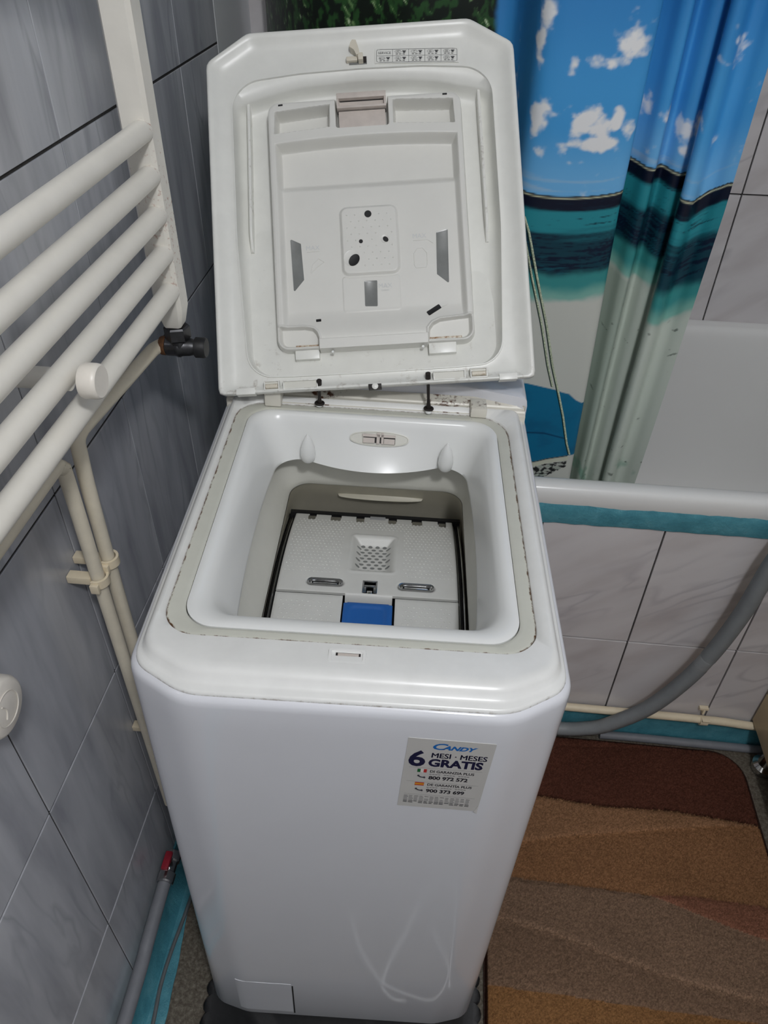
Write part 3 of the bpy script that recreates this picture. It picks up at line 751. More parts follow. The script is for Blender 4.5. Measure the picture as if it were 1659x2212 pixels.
# front lip
lipd = nsd(GA, GB, 0.1995, 0.0600, 0.0700, 0.0078, 0.001)
k = nss(0.0004, -0.0010, lipd); H = H*(1-k)+(0.0070+0.05*np.maximum(0, GB-0.0525)*0)*k
k = nss(0.0010, -0.0004, nsd(GA, GB, 0.1995, 0.042, 0.0702, 0.0110, 0.001)); H = H*(1-k)+0.030*k
dm = MB(); V = [(float(GA[i, j]), float(H[i, j]), float(GB[i, j])) for i in range(na) for j in range(nb)]
F_ = [(i*nb+j, (i+1)*nb+j, (i+1)*nb+j+1, i*nb+j+1) for i in range(na-1) for j in range(nb-1) if edge[i:i+2, j:j+2].min() < 0.001]
me = bpy.data.meshes.new('detergent_drawer'); me.from_pydata(V, [], F_)
bm = bmesh.new(); bm.from_mesh(me); bmesh.ops.delete(bm, geom=[v for v in bm.verts if not v.link_faces], context='VERTS')
be = [e for e in bm.edges if len(e.link_faces) == 1]; r = bmesh.ops.extrude_edge_only(bm, edges=be)
for g in r['geom']:
    if isinstance(g, bmesh.types.BMVert): g.co.y = 0.0345
bmesh.ops.recalc_face_normals(bm, faces=bm.faces); bm.to_mesh(me); bm.free()
drawer = link('detergent_drawer', me, 'drawer', lid, 60)
def HY(a, bq):
    i = int(round((a-A0)/(A1-A0)*(na-1))); j = int(round((bq-B0)/(B1-B0)*(nb-1))); return float(H[max(0, min(na-1, i)), max(0, min(nb-1, j))])
# dispenser latch: cream-pink slider with an open slot and a panel below
q = MB().box(0.1672, 0.2318, 0.0105, 0.026, 0.3845, 0.3922, 0.0008); q.box(0.1672, 0.1700, 0.0105, 0.026, 0.3735, 0.3845, 0.0005); q.box(0.2290, 0.2318, 0.0105, 0.026, 0.3735, 0.3845, 0.0005); q.box(0.1672, 0.2318, 0.0105, 0.026, 0.3715, 0.3745, 0.0006)
q.build('drawer_latch', 'pink', lid)
MB().box(0.1700, 0.2290, 0.0175, 0.0200, 0.3725, 0.3855).build('latch_panel', 'pink', lid, 0)
MB().box(0.1690, 0.2302, 0.0158, 0.0215, 0.3482, 0.3700, 0.0008).build('latch_panel', 'pink', lid)
MB().box(0.1680, 0.2312, 0.0180, 0.0220, 0.3690, 0.3720).build('latch_gap', 'dark', lid, 0)
MB().box(0.1710, 0.2280, 0.0165, 0.0200, 0.3835, 0.3850).build('latch_gap', 'dark', lid, 0)
# level windows
for pts in ([(0.0972, 0.2054), (0.1108, 0.1984), (0.1129, 0.1500), (0.0988, 0.1342)], [(0.2876, 0.2026), (0.3028, 0.2060), (0.3005, 0.1340), (0.2856, 0.1472)], [(0.1910, 0.1432), (0.2079, 0.1434), (0.2067, 0.1091), (0.1905, 0.1101)]):
    P = fillet(pts, 0.0012, 3); c = tuple(np.mean(pts, 0)); y0 = HY(*c)
    S = [(c[0]+(x-c[0])*0.965, c[1]+(z-c[1])*0.98) for x, z in P]
    MB().loft([[(x, y0+0.002, z) for x, z in P], [(x, y0-0.0003, z) for x, z in P], [(x, y0-0.0001, z) for x, z in S]], True, True).build('level_window', 'window', lid, 30)
def hole(a, c, r, mat='dark', e=1.0, rot=0.0, name='drain_hole', dy=0.0004):
    ring = [(a+r*math.cos(t)*math.cos(rot)-r*e*math.sin(t)*math.sin(rot), c+r*math.cos(t)*math.sin(rot)+r*e*math.sin(t)*math.cos(rot)) for t in [2*math.pi*k/28 for k in range(28)]]
    y0 = min(HY(a, c), HY(a+r*.5, c), HY(a-r*.5, c))
    return MB().loft([[(x, y0+0.001, z) for x, z in ring], [(x, y0-dy, z) for x, z in ring], [(a+(x-a)*.93, y0-dy+.0002, c+(z-c)*.93) for x, z in ring]], True, True).build(name, mat, lid, 30)
hole(0.2003, 0.2312, 0.0046); hole(0.1894, 0.1952, 0.0026)
hole(0.2208, 0.1968, 0.0055, 'drawer', name='spout_hood'); hole(0.2216, 0.1960, 0.0040, 'dark', 0.75, -0.8, dy=0.0008)
hole(0.1768, 0.1735, 0.0108, 'drawer', name='spout_hood'); hole(0.1795, 0.1708, 0.0086, 'dark', 0.72, 0.9, dy=0.0008)
def slot(a, c, L, wd, rot, mat='dark', dy=0.0004, name='drain_hole'):
    P = [(a+x*math.cos(rot)-z*math.sin(rot), c+x*math.sin(rot)+z*math.cos(rot)) for x, z in rrect(-L, L, -wd, wd, wd*0.98 if mat != 'dark' else wd*.4)]
    y0 = min(HY(a, c), HY(a+L*math.cos(rot)*.8, c+L*math.sin(rot)*.8))
    fy = lambda x, z: HY(x, z)-dy
    return MB().loft([[(x, y0+0.003, z) for x, z in P], [(x, fy(x, z), z) for x, z in P], [(a+(x-a)*.5, fy(a+(x-a)*.5, c+(z-c)*.5), c+(z-c)*.5) for x, z in P]], True, True).build(name, mat, lid, 30)
slot(0.2845, 0.1030, 0.0155, 0.0036, 0.55, 'drawer', name='spout_hood'); slot(0.2790, 0.0995, 0.0098, 0.0033, 0.55, dy=0.0009)
slot(0.1296, 0.0942, 0.0033, 0.0019, 0.05)
slot(0.0935, 0.3815, 0.0030, 0.0011, 0.06); slot(0.3085, 0.3823, 0.0030, 0.0011, 0.0)
# pad bumps
pb = []
for j in range(9):
    for i in range(7):
        x = 0.1725+i*0.0105+(0.0050 if j % 2 else 0); z = 0.163+j*0.0085
        if x > 0.232 or any(math.hypot(x-a, z-c) < r for a, c, r in ((0.2003, .2312, .008), (.1894, .1952, .005), (.2208, .1968, .009), (.1768, .1735, .014))): continue
        pb.append((x, z))
m = MB()
for x, z in pb:
    y0 = HY(x, z); R1 = [(x+0.0014*math.cos(a), y0+0.0002, z+0.0014*math.sin(a)) for a in [math.pi*k/3 for k in range(6)]]
    m.loft([R1, [(x+0.0005*math.cos(a), y0-0.0007, z+0.0005*math.sin(a)) for a in [math.pi*k/3 for k in range(6)]]], False, True)
tag(m.build('pad_bump', 'drawer', lid), kind='stuff')
def lid_text(body, size, a, c, mat='emboss', bold=0, dy=0.0004, shear=0, name='embossed_lettering', align='CENTER', parent=lid, y=None, rot=0.0):
    v, f = text_mesh(body, size, bold, shear, align)
    y0 = HY(a, c) if y is None else y; cs, sn = math.cos(rot), math.sin(rot)
    return MB().add([(a+p[0]*cs-p[1]*sn, y0-dy, c+p[0]*sn+p[1]*cs) for p in v], f).build(name, mat, parent, 0, recalc=False)
lid_text('MAX', 0.0085, 0.1260, 0.1890); lid_text('MAX', 0.0085, 0.2655, 0.1965); lid_text('MAX', 0.0085, 0.2178, 0.1330); lid_text('Softener', 0.0030, 0.2178, 0.1290)
def outline_icon(pts, r=0.0004, close=True, name='embossed_outline'):
    P = [(a, HY(a, c)-0.0001, c) for a, c in pts]; P = P+[P[0]] if close else P
    MB().tube(P, r, 5, False).build(name, 'drawer', lid)
outline_icon([(0.118, 0.1865), (0.1345, 0.1868)], close=False); outline_icon([(0.2570, 0.1935), (0.2760, 0.1935), (0.2830, 0.1885)], close=False)
outline_icon([(0.259, 0.157), (0.272, 0.157), (0.274, 0.161), (0.274, 0.176), (0.269, 0.183), (0.262, 0.183), (0.257, 0.176), (0.257, 0.161)])
outline_icon([(0.122, 0.158), (0.131, 0.166), (0.140, 0.172), (0.133, 0.177), (0.125, 0.170)])
# catch hook at the top of the lid, set in a slot
def band_y(c): return 0.0098 if c < 0.449 else 0.0098-(c-0.449)*0.55
q = MB().loft([[(0.1865, y, 0.4285), (0.2095, y, 0.4285), (0.2095, y, 0.4385), (0.1865, y, 0.4385)] for y in (0.0108, 0.0088)], True, True); q.build('hook_slot', 'window', lid, 0)
hk = MB(); sec = [(0.1945, 0.4400), (0.1975, 0.4330), (0.2020, 0.4340), (0.2005, 0.4430), (0.1975, 0.4530), (0.1930, 0.4535), (0.1905, 0.4500), (0.1890, 0.4440)]
hk.loft([[(x, 0.0095, z) for x, z in sec], [(x-0.001, -0.001, z+0.002) for x, z in sec]], True, True)
hk.box(0.1985, 0.2050, -0.0005, 0.0098, 0.4285, 0.4380, 0.001); hk.box(0.1830, 0.1975, 0.004, 0.0098, 0.4305, 0.4365, 0.001)
hk.build('catch_hook', 'cream_pin', lid)
MB().box(0.2040, 0.2090, 0.0078, 0.0090, 0.4295, 0.4375).build('slot_opening', 'strap', lid, 0)
# service label printed on the upper band
LAx0, LAx1, LAz0, LAz1 = 0.2225, 0.3275, 0.4257, 0.4437; LY = 0.0083
def lab(u, v): return (LAx0+(LAx1-LAx0)*u, LY-0.0*v, LAz0+(LAz1-LAz0)*v-0.006*u*0)
lm = MB()
def lrect(x0, x1, z0, z1): lm.add([(x0, LY, z0), (x1, LY, z0), (x1, LY, z1), (x0, LY, z1)], [(0, 1, 2, 3)])
R = lambda P: radial(P, ((LAx0+LAx1)/2, (LAz0+LAz1)/2), 200)
o_ = R(rrect(LAx0, LAx1, LAz0, LAz1, 0.0022)); i_ = R(rrect(LAx0+.0005, LAx1-.0005, LAz0+.0005, LAz1-.0005, 0.0018))
lm.loft([[(x, LY, z) for x, z in o_], [(x, LY, z) for x, z in i_]])
cw = (LAx1-LAx0)/5; mz = (LAz0+LAz1)/2
for i in range(1, 5): lrect(LAx0+cw*i-0.0002, LAx0+cw*i+0.0002, LAz0, LAz1)
lrect(LAx0, LAx1, mz-0.0002, mz+0.0002)
slab_ = lm.build('service_label', 'ink', lid, 0)
MB().box(LAx0-0.002, LAx1+0.002, LY+0.0002, 0.0105, LAz0-0.001, LAz1+0.001, 0.0001).build('label_plate', 'lid', lid, 0)
names = ['SERVICE', 'PT', 'IT', 'ES', 'DE', 'BE LU', 'NL', 'AT', 'GR', 'CH']
tm = MB()
for k, nm in enumerate(names):
    cx = LAx0+cw*(k % 5); cz = LAz1-0.0045 if k < 5 else mz-0.0043
    if k == 0:
        v, f = text_mesh(nm, 0.0046, 0, 0, 'CENTER'); tm.add([(cx+cw/2+p[0], LY-0.0002, cz-0.0022+p[1]) for p in v], f); continue
    v, f = text_mesh(nm, 0.0032 if k != 5 else 0.0026, 0, 0, 'CENTER'); tm.add([(cx+cw*0.34+p[0], LY-0.0002, cz-0.0003+p[1]) for p in v], f)
    el = [(math.cos(a), math.sin(a)) for a in [2*math.pi*q/28 for q in range(28)]]
    tm.loft([[(cx+cw*0.34+0.0043*c, LY-0.0002, cz+0.0009+0.0019*s) for c, s in el], [(cx+cw*0.34+0.0040*c, LY-0.0002, cz+0.0009+0.0016*s) for c, s in el]])
    hx = cx+cw*0.72     # telephone pictogram
    tm.add([(hx+a*0.001, LY-0.0002, cz+c*0.001) for a, c in ((-2.6, 1.2), (-2.2, 2.3), (2.2, 2.3), (2.6, 1.2), (1.5, 1.0), (1.3, -0.9), (-1.3, -0.9), (-1.5, 1.0))], [(0, 1, 2, 3, 4, 5, 6, 7)])
    for d in range(9 if k > 5 else 8):
        if d % 3 != 2: tm.add([(cx+cw*0.20+d*0.0015, LY-0.0002, cz-0.0030), (cx+cw*0.20+d*0.0015+0.0011, LY-0.0002, cz-0.0030), (cx+cw*0.20+d*0.0015+0.0011, LY-0.0002, cz-0.0019), (cx+cw*0.20+d*0.0015, LY-0.0002, cz-0.0019)], [(0, 1, 2, 3)])
tm.build('label_lettering', 'ink', lid, 0, recalc=False)
for o in [c for c in lid.children if c.name.split('.')[0] in ('service_label', 'label_plate', 'label_lettering')]:
    cx, cz = (LAx0+LAx1)/2, (LAz0+LAz1)/2
    o.data.transform(Matrix.Translation((cx, 0, cz)) @ Matrix.Rotation(0.052, 4, 'Y') @ Matrix.Translation((-cx, 0, -cz)))
# hinge details along the lid's lower edge
def pocket(a0, a1, c0, c1, pin=None):
    fr = 0.0014; q = MB()
    q.box(a0-fr, a1+fr, -0.0012, 0.010, c1, c1+fr, 0.0003); q.box(a0-fr, a1+fr, -0.0012, 0.010, c0-fr, c0, 0.0003)
    q.box(a0-fr, a0, -0.0012, 0.010, c0, c1, 0.0003); q.box(a1, a1+fr, -0.0012, 0.010, c0, c1, 0.0003)
    q.w = [0.75]*len(q.v); q.build('hinge_bracket', 'lid', lid)
    MB().box(a0, a1, 0.0012, 0.009, c0, c1).build('hinge_recess', 'bellows', lid, 0)  # same white plastic as the lid; darker floor colour paints in the recess shade
    if pin:
        q = MB().tube([(a0+.0005, 0.0005, (c0+c1)/2-.001), (a1-.0005, 0.0005, (c0+c1)/2-.001)], 0.0032, 12); q.w = [0.85]*len(q.v); q.build('hinge_pin', 'cream_pin', lid)
pocket(0.0600, 0.0765, 0.0035, 0.0130, True); pocket(0.0840, 0.1250, 0.0020, 0.0120)
pocket(0.2735, 0.3110, 0.0040, 0.0130); pocket(0.3200, 0.3385, 0.0045, 0.0145, True)
for a0, a1 in ((0.023, 0.047), (0.3545, 0.3770)):
    q = MB().box(a0, a1, -0.0009, 0.012, -0.0015, 0.0065, 0.0004); q.w = [0.6]*len(q.v); q.build('edge_tab', 'lid', lid)
q = MB().box(0.190, 0.2065, -0.0008, 0.014, -0.0022, 0.0028, 0.0005); q.build('centre_clip', 'strap', lid)
MB().lathe([(0.004, -0.0016), (0.003, -0.0022), (0.0005, -0.0025)], 'y', 16, (0.1985, 0, -0.0005)).build('centre_clip_button', 'lid', lid)
# plates the drawer pivots on
for a0, a1, c0, c1 in ((0.0975, 0.1288, 0.0440, 0.0605), (0.2695, 0.3050, 0.0420, 0.0615)):
    q = MB().box(a0, a1, 0.018, 0.036, c0, c1, 0.0012); q.w = [0.7]*len(q.v); q.build('pivot_plate', 'lid', lid)
    q = MB().box(a0+.001, a1+(.008 if a0 > .2 else -.001), 0.021, 0.030, c1+.0002, c1+0.0030, 0.0005); q.w = [1.1]*len(q.v); q.build('pivot_pin', 'cream_pin', lid)
for a in (0.1465, 0.2620): MB().lathe([(0.0016, 0.012), (0.0016, 0.020)], 'y', 10, (a, 0, 0.0505)).build('pivot_stud', 'collar', lid)

# ---------------- warranty sticker on the front
stk_c = Vector((0.2925, -0.0003, 0.7455)); ST_R = Matrix.Rotation(0.030, 4, 'Y')
SW, SH = 0.0785, 0.1165
st = MB().loft([[(x, y, z) for x, z in rrect(-SW/2, SW/2, -SH/2, SH/2, 0.001)] for y in (0.0003, -0.0001)], True, True).build('warranty_sticker', 'sticker', wash, 0)
st.matrix_local = Matrix.Translation(stk_c) @ ST_R
def stext(body, size, x, z, mat, bold=0.0, shear=0.0, sq=1.0, name='sticker_lettering', align='LEFT'):
    v, f = text_mesh(body, size, bold, shear, align, sq)
    return MB().add([(x+p[0], -0.0003, z+p[1]) for p in v], f).build(name, mat, st, 0, recalc=False)
def srect(x0, x1, z0, z1, mat, name): return MB().add([(x0, -0.0003, z0), (x1, -0.0003, z0), (x1, -0.0003, z1), (x0, -0.0003, z1)], [(0, 1, 2, 3)]).build(name, mat, st, 0, recalc=False)
stext('C', 0.0135, -0.0180, 0.0435, 'logo_blue', 0.0003, 0.25, 1.35, 'sticker_logo'); stext('ANDY', 0.0085, -0.0070, 0.0440, 'logo_blue', 0.0004, 0.35, 1.15, 'sticker_logo')
stext('6', 0.0345, -0.0365, 0.0150, 'navy', 0.0009, 0.0, 0.95)
[stext('MESI · MESES', 0.0108, -0.0165+d, 0.0300+e, 'navy', 0.0, 0, 0.86) for d, e in ((0, 0), (0.0004, 0), (0.0002, 0.0003))]; stext('GRATIS', 0.0165, -0.0175, 0.0160, 'navy', 0.0007, 0, 0.91)
for z in (0.0120, -0.0120, -0.0350): srect(-0.0345, 0.0335, z, z+0.0003, 'print_grey', 'sticker_rule')
for z, flag in ((0.0040, 'it'), (-0.0190, 'es')):
    if flag == 'it':
        for i, mt in enumerate(('flag_green', 'flag_white', 'flag_red')): srect(-0.0260+i*0.0029, -0.0260+i*0.0029+0.0029, z+0.0005, z+0.0060, mt, 'printed_flag')
    else:
        for z0, z1, mt in ((0.0005, .002, 'flag_red'), (.002, .0045, 'flag_yellow'), (.0045, .006, 'flag_red')): srect(-0.0262, -0.0175, z+z0, z+z1, mt, 'printed_flag')
    stext('DI GARANZIA PLUS' if flag == 'it' else 'DE GARANTÍA PLUS', 0.0055, -0.0145, z+0.0012, 'print_black', 0.00012, 0, 0.86)
    stext('800 972 572' if flag == 'it' else '900 373 699', 0.0078, -0.0145, z-0.0105, 'print_black', 0.0003, 0, 0.93)
    hs = [( -0.0245+0.0045*(1-math.cos(a))-0.0045*0, z-0.0070-0.0045*math.sin(a)*0.9+.003) for a in [math.pi*0.05+math.pi*0.62*k/12 for k in range(13)]]
    MB().tube([(x, -0.0002, zz) for x, zz in hs], [0.0009, .0012, .0008, .0006, .0006, .0006, .0006, .0006, .0006, .0006, .0008, .0012, .0009], 6).build('telephone_icon', 'print_black', st)
    for i in range(14):
        if i % 5 != 4: srect(-0.0145+i*0.0027, -0.0145+i*0.0027+0.0022, z-0.0024, z-0.0013, 'print_grey', 'sticker_smallprint')
for r_ in range(6):
    z = -0.0385-r_*0.0024
    for i in range(13):
        rnd = random.random()
        if rnd < 0.9: srect(-0.0345+i*0.0050, -0.0345+i*0.0050+0.0030+0.0016*rnd, z, z+0.0011, 'print_black' if r_ > 3 else 'print_grey', 'sticker_smallprint')
MB().loft([[(SW/2-0.004, -0.0002, -SH/2), (SW/2, -0.0002, -SH/2), (SW/2, -0.0002, -SH/2+0.012)], [(SW/2-0.0035, -0.0014, -SH/2+.0005), (SW/2-.0003, -0.0022, -SH/2-.0005), (SW/2-0.0004, -0.0006, -SH/2+0.0115)]], True, True).build('peeling_corner', 'sticker', st)

# ================================================================== mat under the machine
P = []
for i in range(28): P.append((0.1065, -0.045+0.58*i/27, 0))
mat_o = []
def scal(x0, y0, x1, y1, n):
    L = math.hypot(x1-x0, y1-y0); dx, dy = (x1-x0)/L, (y1-y0)/L; r = L/n/2
    for i in range(n):
        c = (x0+dx*r*(2*i+1), y0+dy*r*(2*i+1))
        for k in range(6):
            t = math.pi*k/6; mat_o.append((c[0]-dx*r*math.cos(t)+dy*r*0.9*math.sin(t), c[1]-dy*r*math.cos(t)-dx*r*0.9*math.sin(t)))
scal(0.117, -0.045, 0.535, -0.040, 17); scal(0.535, -0.040, 0.507, 0.555, 24); scal(0.507, 0.555, 0.092, 0.545, 17); scal(0.092, 0.545, 0.117, -0.045, 24)
mt = MB().loft([[(x, y, z) for x, y in ([(0.315+(x-0.315)*k, 0.25+(y-0.25)*k) for x, y in mat_o])] for z, k in ((0.0005, 0.995), (0.003, 1.0), (0.011, 1.0), (0.0142, 0.985))], True, True).build('rubber_mat', 'black', smooth=50)
tag(mt, 'black rubber mat with a lumpy edge under the washing machine', 'mat')

# ================================================================== TOWEL RAIL
rail = empty('towel_rail', (0.095, 0.42, 0.93), 'cream white towel rail radiator of round bars on the grey tiled wall', 'towel rail')
def P_(o, *p): return tuple(np.array(p)-np.array(o.location))
def rbuild(mb, name, mat, root, smooth=40):
    mb.v = [tuple(np.array(p)-np.array(root.location)) for p in mb.v]; return mb.build(name, mat, root, smooth)
for yy_ in (0.410, -0.118):
    q = MB(); sec = lambda k, kk=1: [(0.0945+sx*0.0155*k, yy_+sy*0.0150*kk) for sx, sy in ((-1, -0.6), (-0.75, -1), (0.75, -1), (1, -0.7), (1, 0.8), (0.8, 1), (-0.8, 1), (-1, 0.8))]
    zl = [(0.983, 0.62), (0.985, 0.70), (1.004, 0.98), (1.010, 1.0), (1.05, 1), (1.09, 1), (1.13, 1), (1.17, 1), (1.21, 1), (1.3, 1), (1.6, 1), (1.75, 1)]
    q.loft([[(x, y, z) for x, y in sec(k, k)] for z, k in zl], True, True, wear=[.85, .8, .7, .75, .9, .9, .9, .85, .65, .3, 0, 0])
    rbuild(q, 'upright', 'rail', rail, 30)
for zt in (1.191, 1.150, 1.1115, 1.071, 1.030, 1.43, 1.47, 1.51, 1.55, 1.59):
    n = 40; pts = [(0.1015, -0.108+0.506*i/n, zt) for i in range(n+1)]
    q = MB().tube(pts, 0.0104, 20, True, wear=[0.45+0.55*max(0, 1-(n-i)/1.6) if i > n-8 else 0.40 for i in range(n+1)])
    rbuild(q, 'rail_tube', 'rail', rail)
q = MB().tube([(0.0, 0.14, 1.068), (0.108, 0.14, 1.068)], 0.0092, 20); rbuild(q, 'bracket_stem', 'rail', rail)
q = MB().lathe([(0.0095, 0.106), (0.0138, 0.107), (0.0146, 0.109), (0.0146, 0.1180), (0.0141, 0.1208), (0.0128, 0.122), (0.0108, 0.1218), (0.0005, 0.1222)], 'x', 36, (0.012, 0.14, 1.068)); rbuild(q, 'bracket_cap', 'knob', rail)
q = MB().lathe([(0.022, 0.0002), (0.022, 0.006), (0.018, 0.009)], 'x', 28, (0, 0.14, 1.068)); rbuild(q, 'wall_plate', 'rail', rail)
# valve at the foot of the upright
valve = empty('radiator_valve', (0.095, 0.412, 0.955), 'dark metal radiator valve screwed to the foot of the towel rail upright', 'valve')
hexp = [(0.0150*math.cos(a), 0.0150*math.sin(a)) for a in [math.pi*k/3+0.3 for k in range(6)]]
q = MB().loft([[(0.0955+x*k, 0.412+y*k, z) for x, y in hexp] for z, k in ((0.9645, 0.9), (0.9665, 1), (0.9795, 1), (0.9815, 0.9))], True, True); rbuild(q, 'union_nut', 'valve', valve, 20)
q = MB().lathe([(0.0105, 0.952), (0.0115, 0.958), (0.0105, 0.966)], 'z', 20, (0.0955, 0.412, 0)); q.lathe([(0.0095, -0.017), (0.0115, -0.015), (0.0118, -0.004), (0.0126, -0.002), (0.0126, 0.001), (0.0112, 0.003), (0.0105, 0.012), (0.0085, 0.019)], 'x', 24, (0.0955, 0.412, 0.9545)); rbuild(q, 'valve_body', 'valve', valve)
q = MB().lathe([(0.0085, 0.018), (0.0122, 0.0195), (0.0122, 0.030), (0.0108, 0.032), (0.0005, 0.0322)], 'x', 14, (0.0955, 0.412, 0.9545)); rbuild(q, 'valve_cap', 'black', valve, 35)
q = MB().lathe([(0.0105, -0.023), (0.0112, -0.021), (0.0112, -0.0165), (0.010, -0.0155)], 'x', 12, (0.0955, 0.412, 0.9545)); rbuild(q, 'threaded_inlet', 'rust', valve)

def pipe(name, pts, r, mat, label, cat='pipe', group=None, seg=16, per=6):
    o = MB().tube(spline(pts, per), r, seg).build(name, mat); tag(o, label, cat, group); return o
pipe('heating_pipe', [(0.073, 0.412, 0.9545), (0.069, 0.405, 0.9545), (0.0665, 0.392, 0.9548), (0.061, 0.33, 0.955), (0.0525, 0.245, 0.955), (0.0505, 0.230, 0.9535), (0.048, 0.2235, 0.946), (0.0465, 0.2235, 0.932), (0.0435, 0.2245, 0.88), (0.040, 0.2275, 0.78), (0.038, 0.229, 0.65), (0.037, 0.230, 0.45), (0.036, 0.230, 0.28)],
     0.0078, 'pipe', 'cream pipe running from the dark radiator valve and down the grey tiled wall')
pipe('heating_pipe', [(0.036, -0.118, 0.935), (0.036, 0.0, 0.935), (0.036, 0.18, 0.935), (0.036, 0.194, 0.9335), (0.036, 0.2025, 0.926), (0.036, 0.2045, 0.914), (0.0355, 0.2045, 0.80), (0.035, 0.2043, 0.60), (0.0345, 0.204, 0.40), (0.034, 0.204, 0.28)],
     0.0078, 'pipe', 'cream pipe with an elbow below the towel rail, nearer the camera of the two')
# elbow sleeves are part of the look: small collars
def clip(x, y, z, label):
    c = empty('pipe_clip', (x, y, z), label, 'pipe clip', None)
    rad = 0.0092; arc = [(x+rad*math.cos(a), y+rad*math.sin(a)) for a in [math.radians(d) for d in range(-110, 111, 20)]]
    arc2 = [(x+(rad+0.003)*math.cos(a), y+(rad+0.003)*math.sin(a)) for a in [math.radians(d) for d in range(-110, 111, 20)]]
    sect = arc+arc2[::-1]
    q = MB().loft([[(px, py, zz) for px, py in sect] for zz in (z-0.0055, z+0.0055)], True, True); rbuild(q, 'clip_jaw', 'pipe_light', c)
    q = MB().box(0.0005, x-0.007, y-0.006, y+0.006, z-0.005, z+0.005, 0.001); rbuild(q, 'clip_base', 'pipe_light', c)
    q = MB().box(x-0.004, x+0.006, y-0.0165, y-0.0115, z-0.008, z+0.004, 0.001); rbuild(q, 'clip_tongue', 'pipe_light', c)
    return c
clip(0.0354, 0.2045, 0.768, 'cream pipe clip on the nearer of the two wall pipes')
clip(0.0400, 0.2275, 0.777, 'cream pipe clip on the wall pipe that comes from the valve')
clip(0.0370, 0.2298, 0.44, 'small cream pipe clip low on the wall beside the machine')
# knob cut off by the left edge of the frame
kn = empty('wall_knob', (0.0, -0.012, 0.830), 'round white plastic knob on the grey tiles, cut by the left edge', 'knob')
q = MB().lathe([(0.013, 0.0003), (0.013, 0.022), (0.0225, 0.026), (0.0275, 0.031), (0.0285, 0.038), (0.0282, 0.050), (0.026, 0.0535), (0.0235, 0.0548), (0.0005, 0.0553)], 'x', 40, (0, -0.012, 0.830)); rbuild(q, 'knob_head', 'knob', kn)
v, f = text_mesh('∙S∙', 0.018, 0, 0, 'CENTER')
ringp = [(0.0556, -0.012+0.016*math.cos(a), 0.83+0.016*math.sin(a)) for a in [2*math.pi*k/32 for k in range(33)]]
q = MB().tube(ringp, 0.0006, 5, False); q.tube([(0.0556, -0.018+0.004*math.sin(t*3), 0.822+0.016*t) for t in [k/10 for k in range(11)]], 0.0006, 5); rbuild(q, 'knob_emblem', 'knob', kn)

# grey water pipe at the foot of the left wall with a red handled tap
pipe('water_pipe', [(0.019, -0.60, 0.100), (0.019, -0.3, 0.104), (0.019, 0.0, 0.114), (0.0185, 0.06, 0.120), (0.019, 0.12, 0.128), (0.020, 0.150, 0.133)], 0.0105, 'grey_pipe', 'grey water pipe along the foot of the left wall, below the tiles')
tap = empty('stop_tap', (0.024, 0.17, 0.135), 'small stop tap with a red handle at the end of the grey wall pipe', 'tap')
q = MB().lathe([(0.0125, 0.142), (0.0142, 0.144), (0.0142, 0.158), (0.0115, 0.160), (0.0115, 0.176), (0.0138, 0.178), (0.0138, 0.192), (0.011, 0.194)], 'y', 12, (0.0205, 0, 0.134)); q.lathe([(0.0065, 0.14), (0.0065, 0.156)], 'z', 12, (0.0215, 0.168, 0)); rbuild(q, 'tap_body', 'steel', tap, 30)
q = MB().box(0.0155, 0.0275, 0.152, 0.182, 0.1565, 0.164, 0.003); q.box(0.018, 0.025, 0.162, 0.174, 0.150, 0.159, 0.002); rbuild(q, 'tap_handle', 'red', tap)
pipe('floor_cable', [(0.040, 0.33, 0.0065), (0.037, 0.22, 0.0062), (0.033, 0.148, 0.0065), (0.0275, 0.085, 0.0065), (0.0265, 0.036, 0.0065), (0.031, -0.012, 0.0065), (0.036, -0.09, 0.0065), (0.034, -0.3, 0.0065)], 0.0033, 'cable', 'thin grey cable lying on the teal painted floor strip', 'cable', seg=8)

# ================================================================== right hand side: pipes, hose, cabinet
pipe('water_pipe', [(0.50, 0.592, 0.0865), (0.724, 0.592, 0.086), (0.984, 0.592, 0.0845), (1.075, 0.592, 0.078), (1.20, 0.592, 0.070)], 0.0083, 'pipe_light', 'ivory pipe running along the foot of the bath front')
cl = empty('pipe_clip', (0.983, 0.592, 0.0845), 'ivory pipe clip on the pipe at the foot of the bath', 'pipe clip')
sect = [(0.592+r*math.cos(a), 0.0845+r*math.sin(a)) for r, rg in ((0.0090, range(100, 281, 20)), (0.0118, range(280, 99, -20))) for a in [math.radians(d) for d in rg]]
q = MB().loft([[(x, y, z) for y, z in sect] for x in (0.976, 0.991)], True, True); q.box(0.9795, 0.9835, 0.5965, 0.606, 0.094, 0.110, 0.0008); q.box(0.971, 0.989, 0.597, 0.6055, 0.107, 0.113, 0.001); q.box(0.977, 0.992, 0.578, 0.590, 0.094, 0.0965, 0.0008); rbuild(q, 'clip_jaw', 'pipe_light', cl)
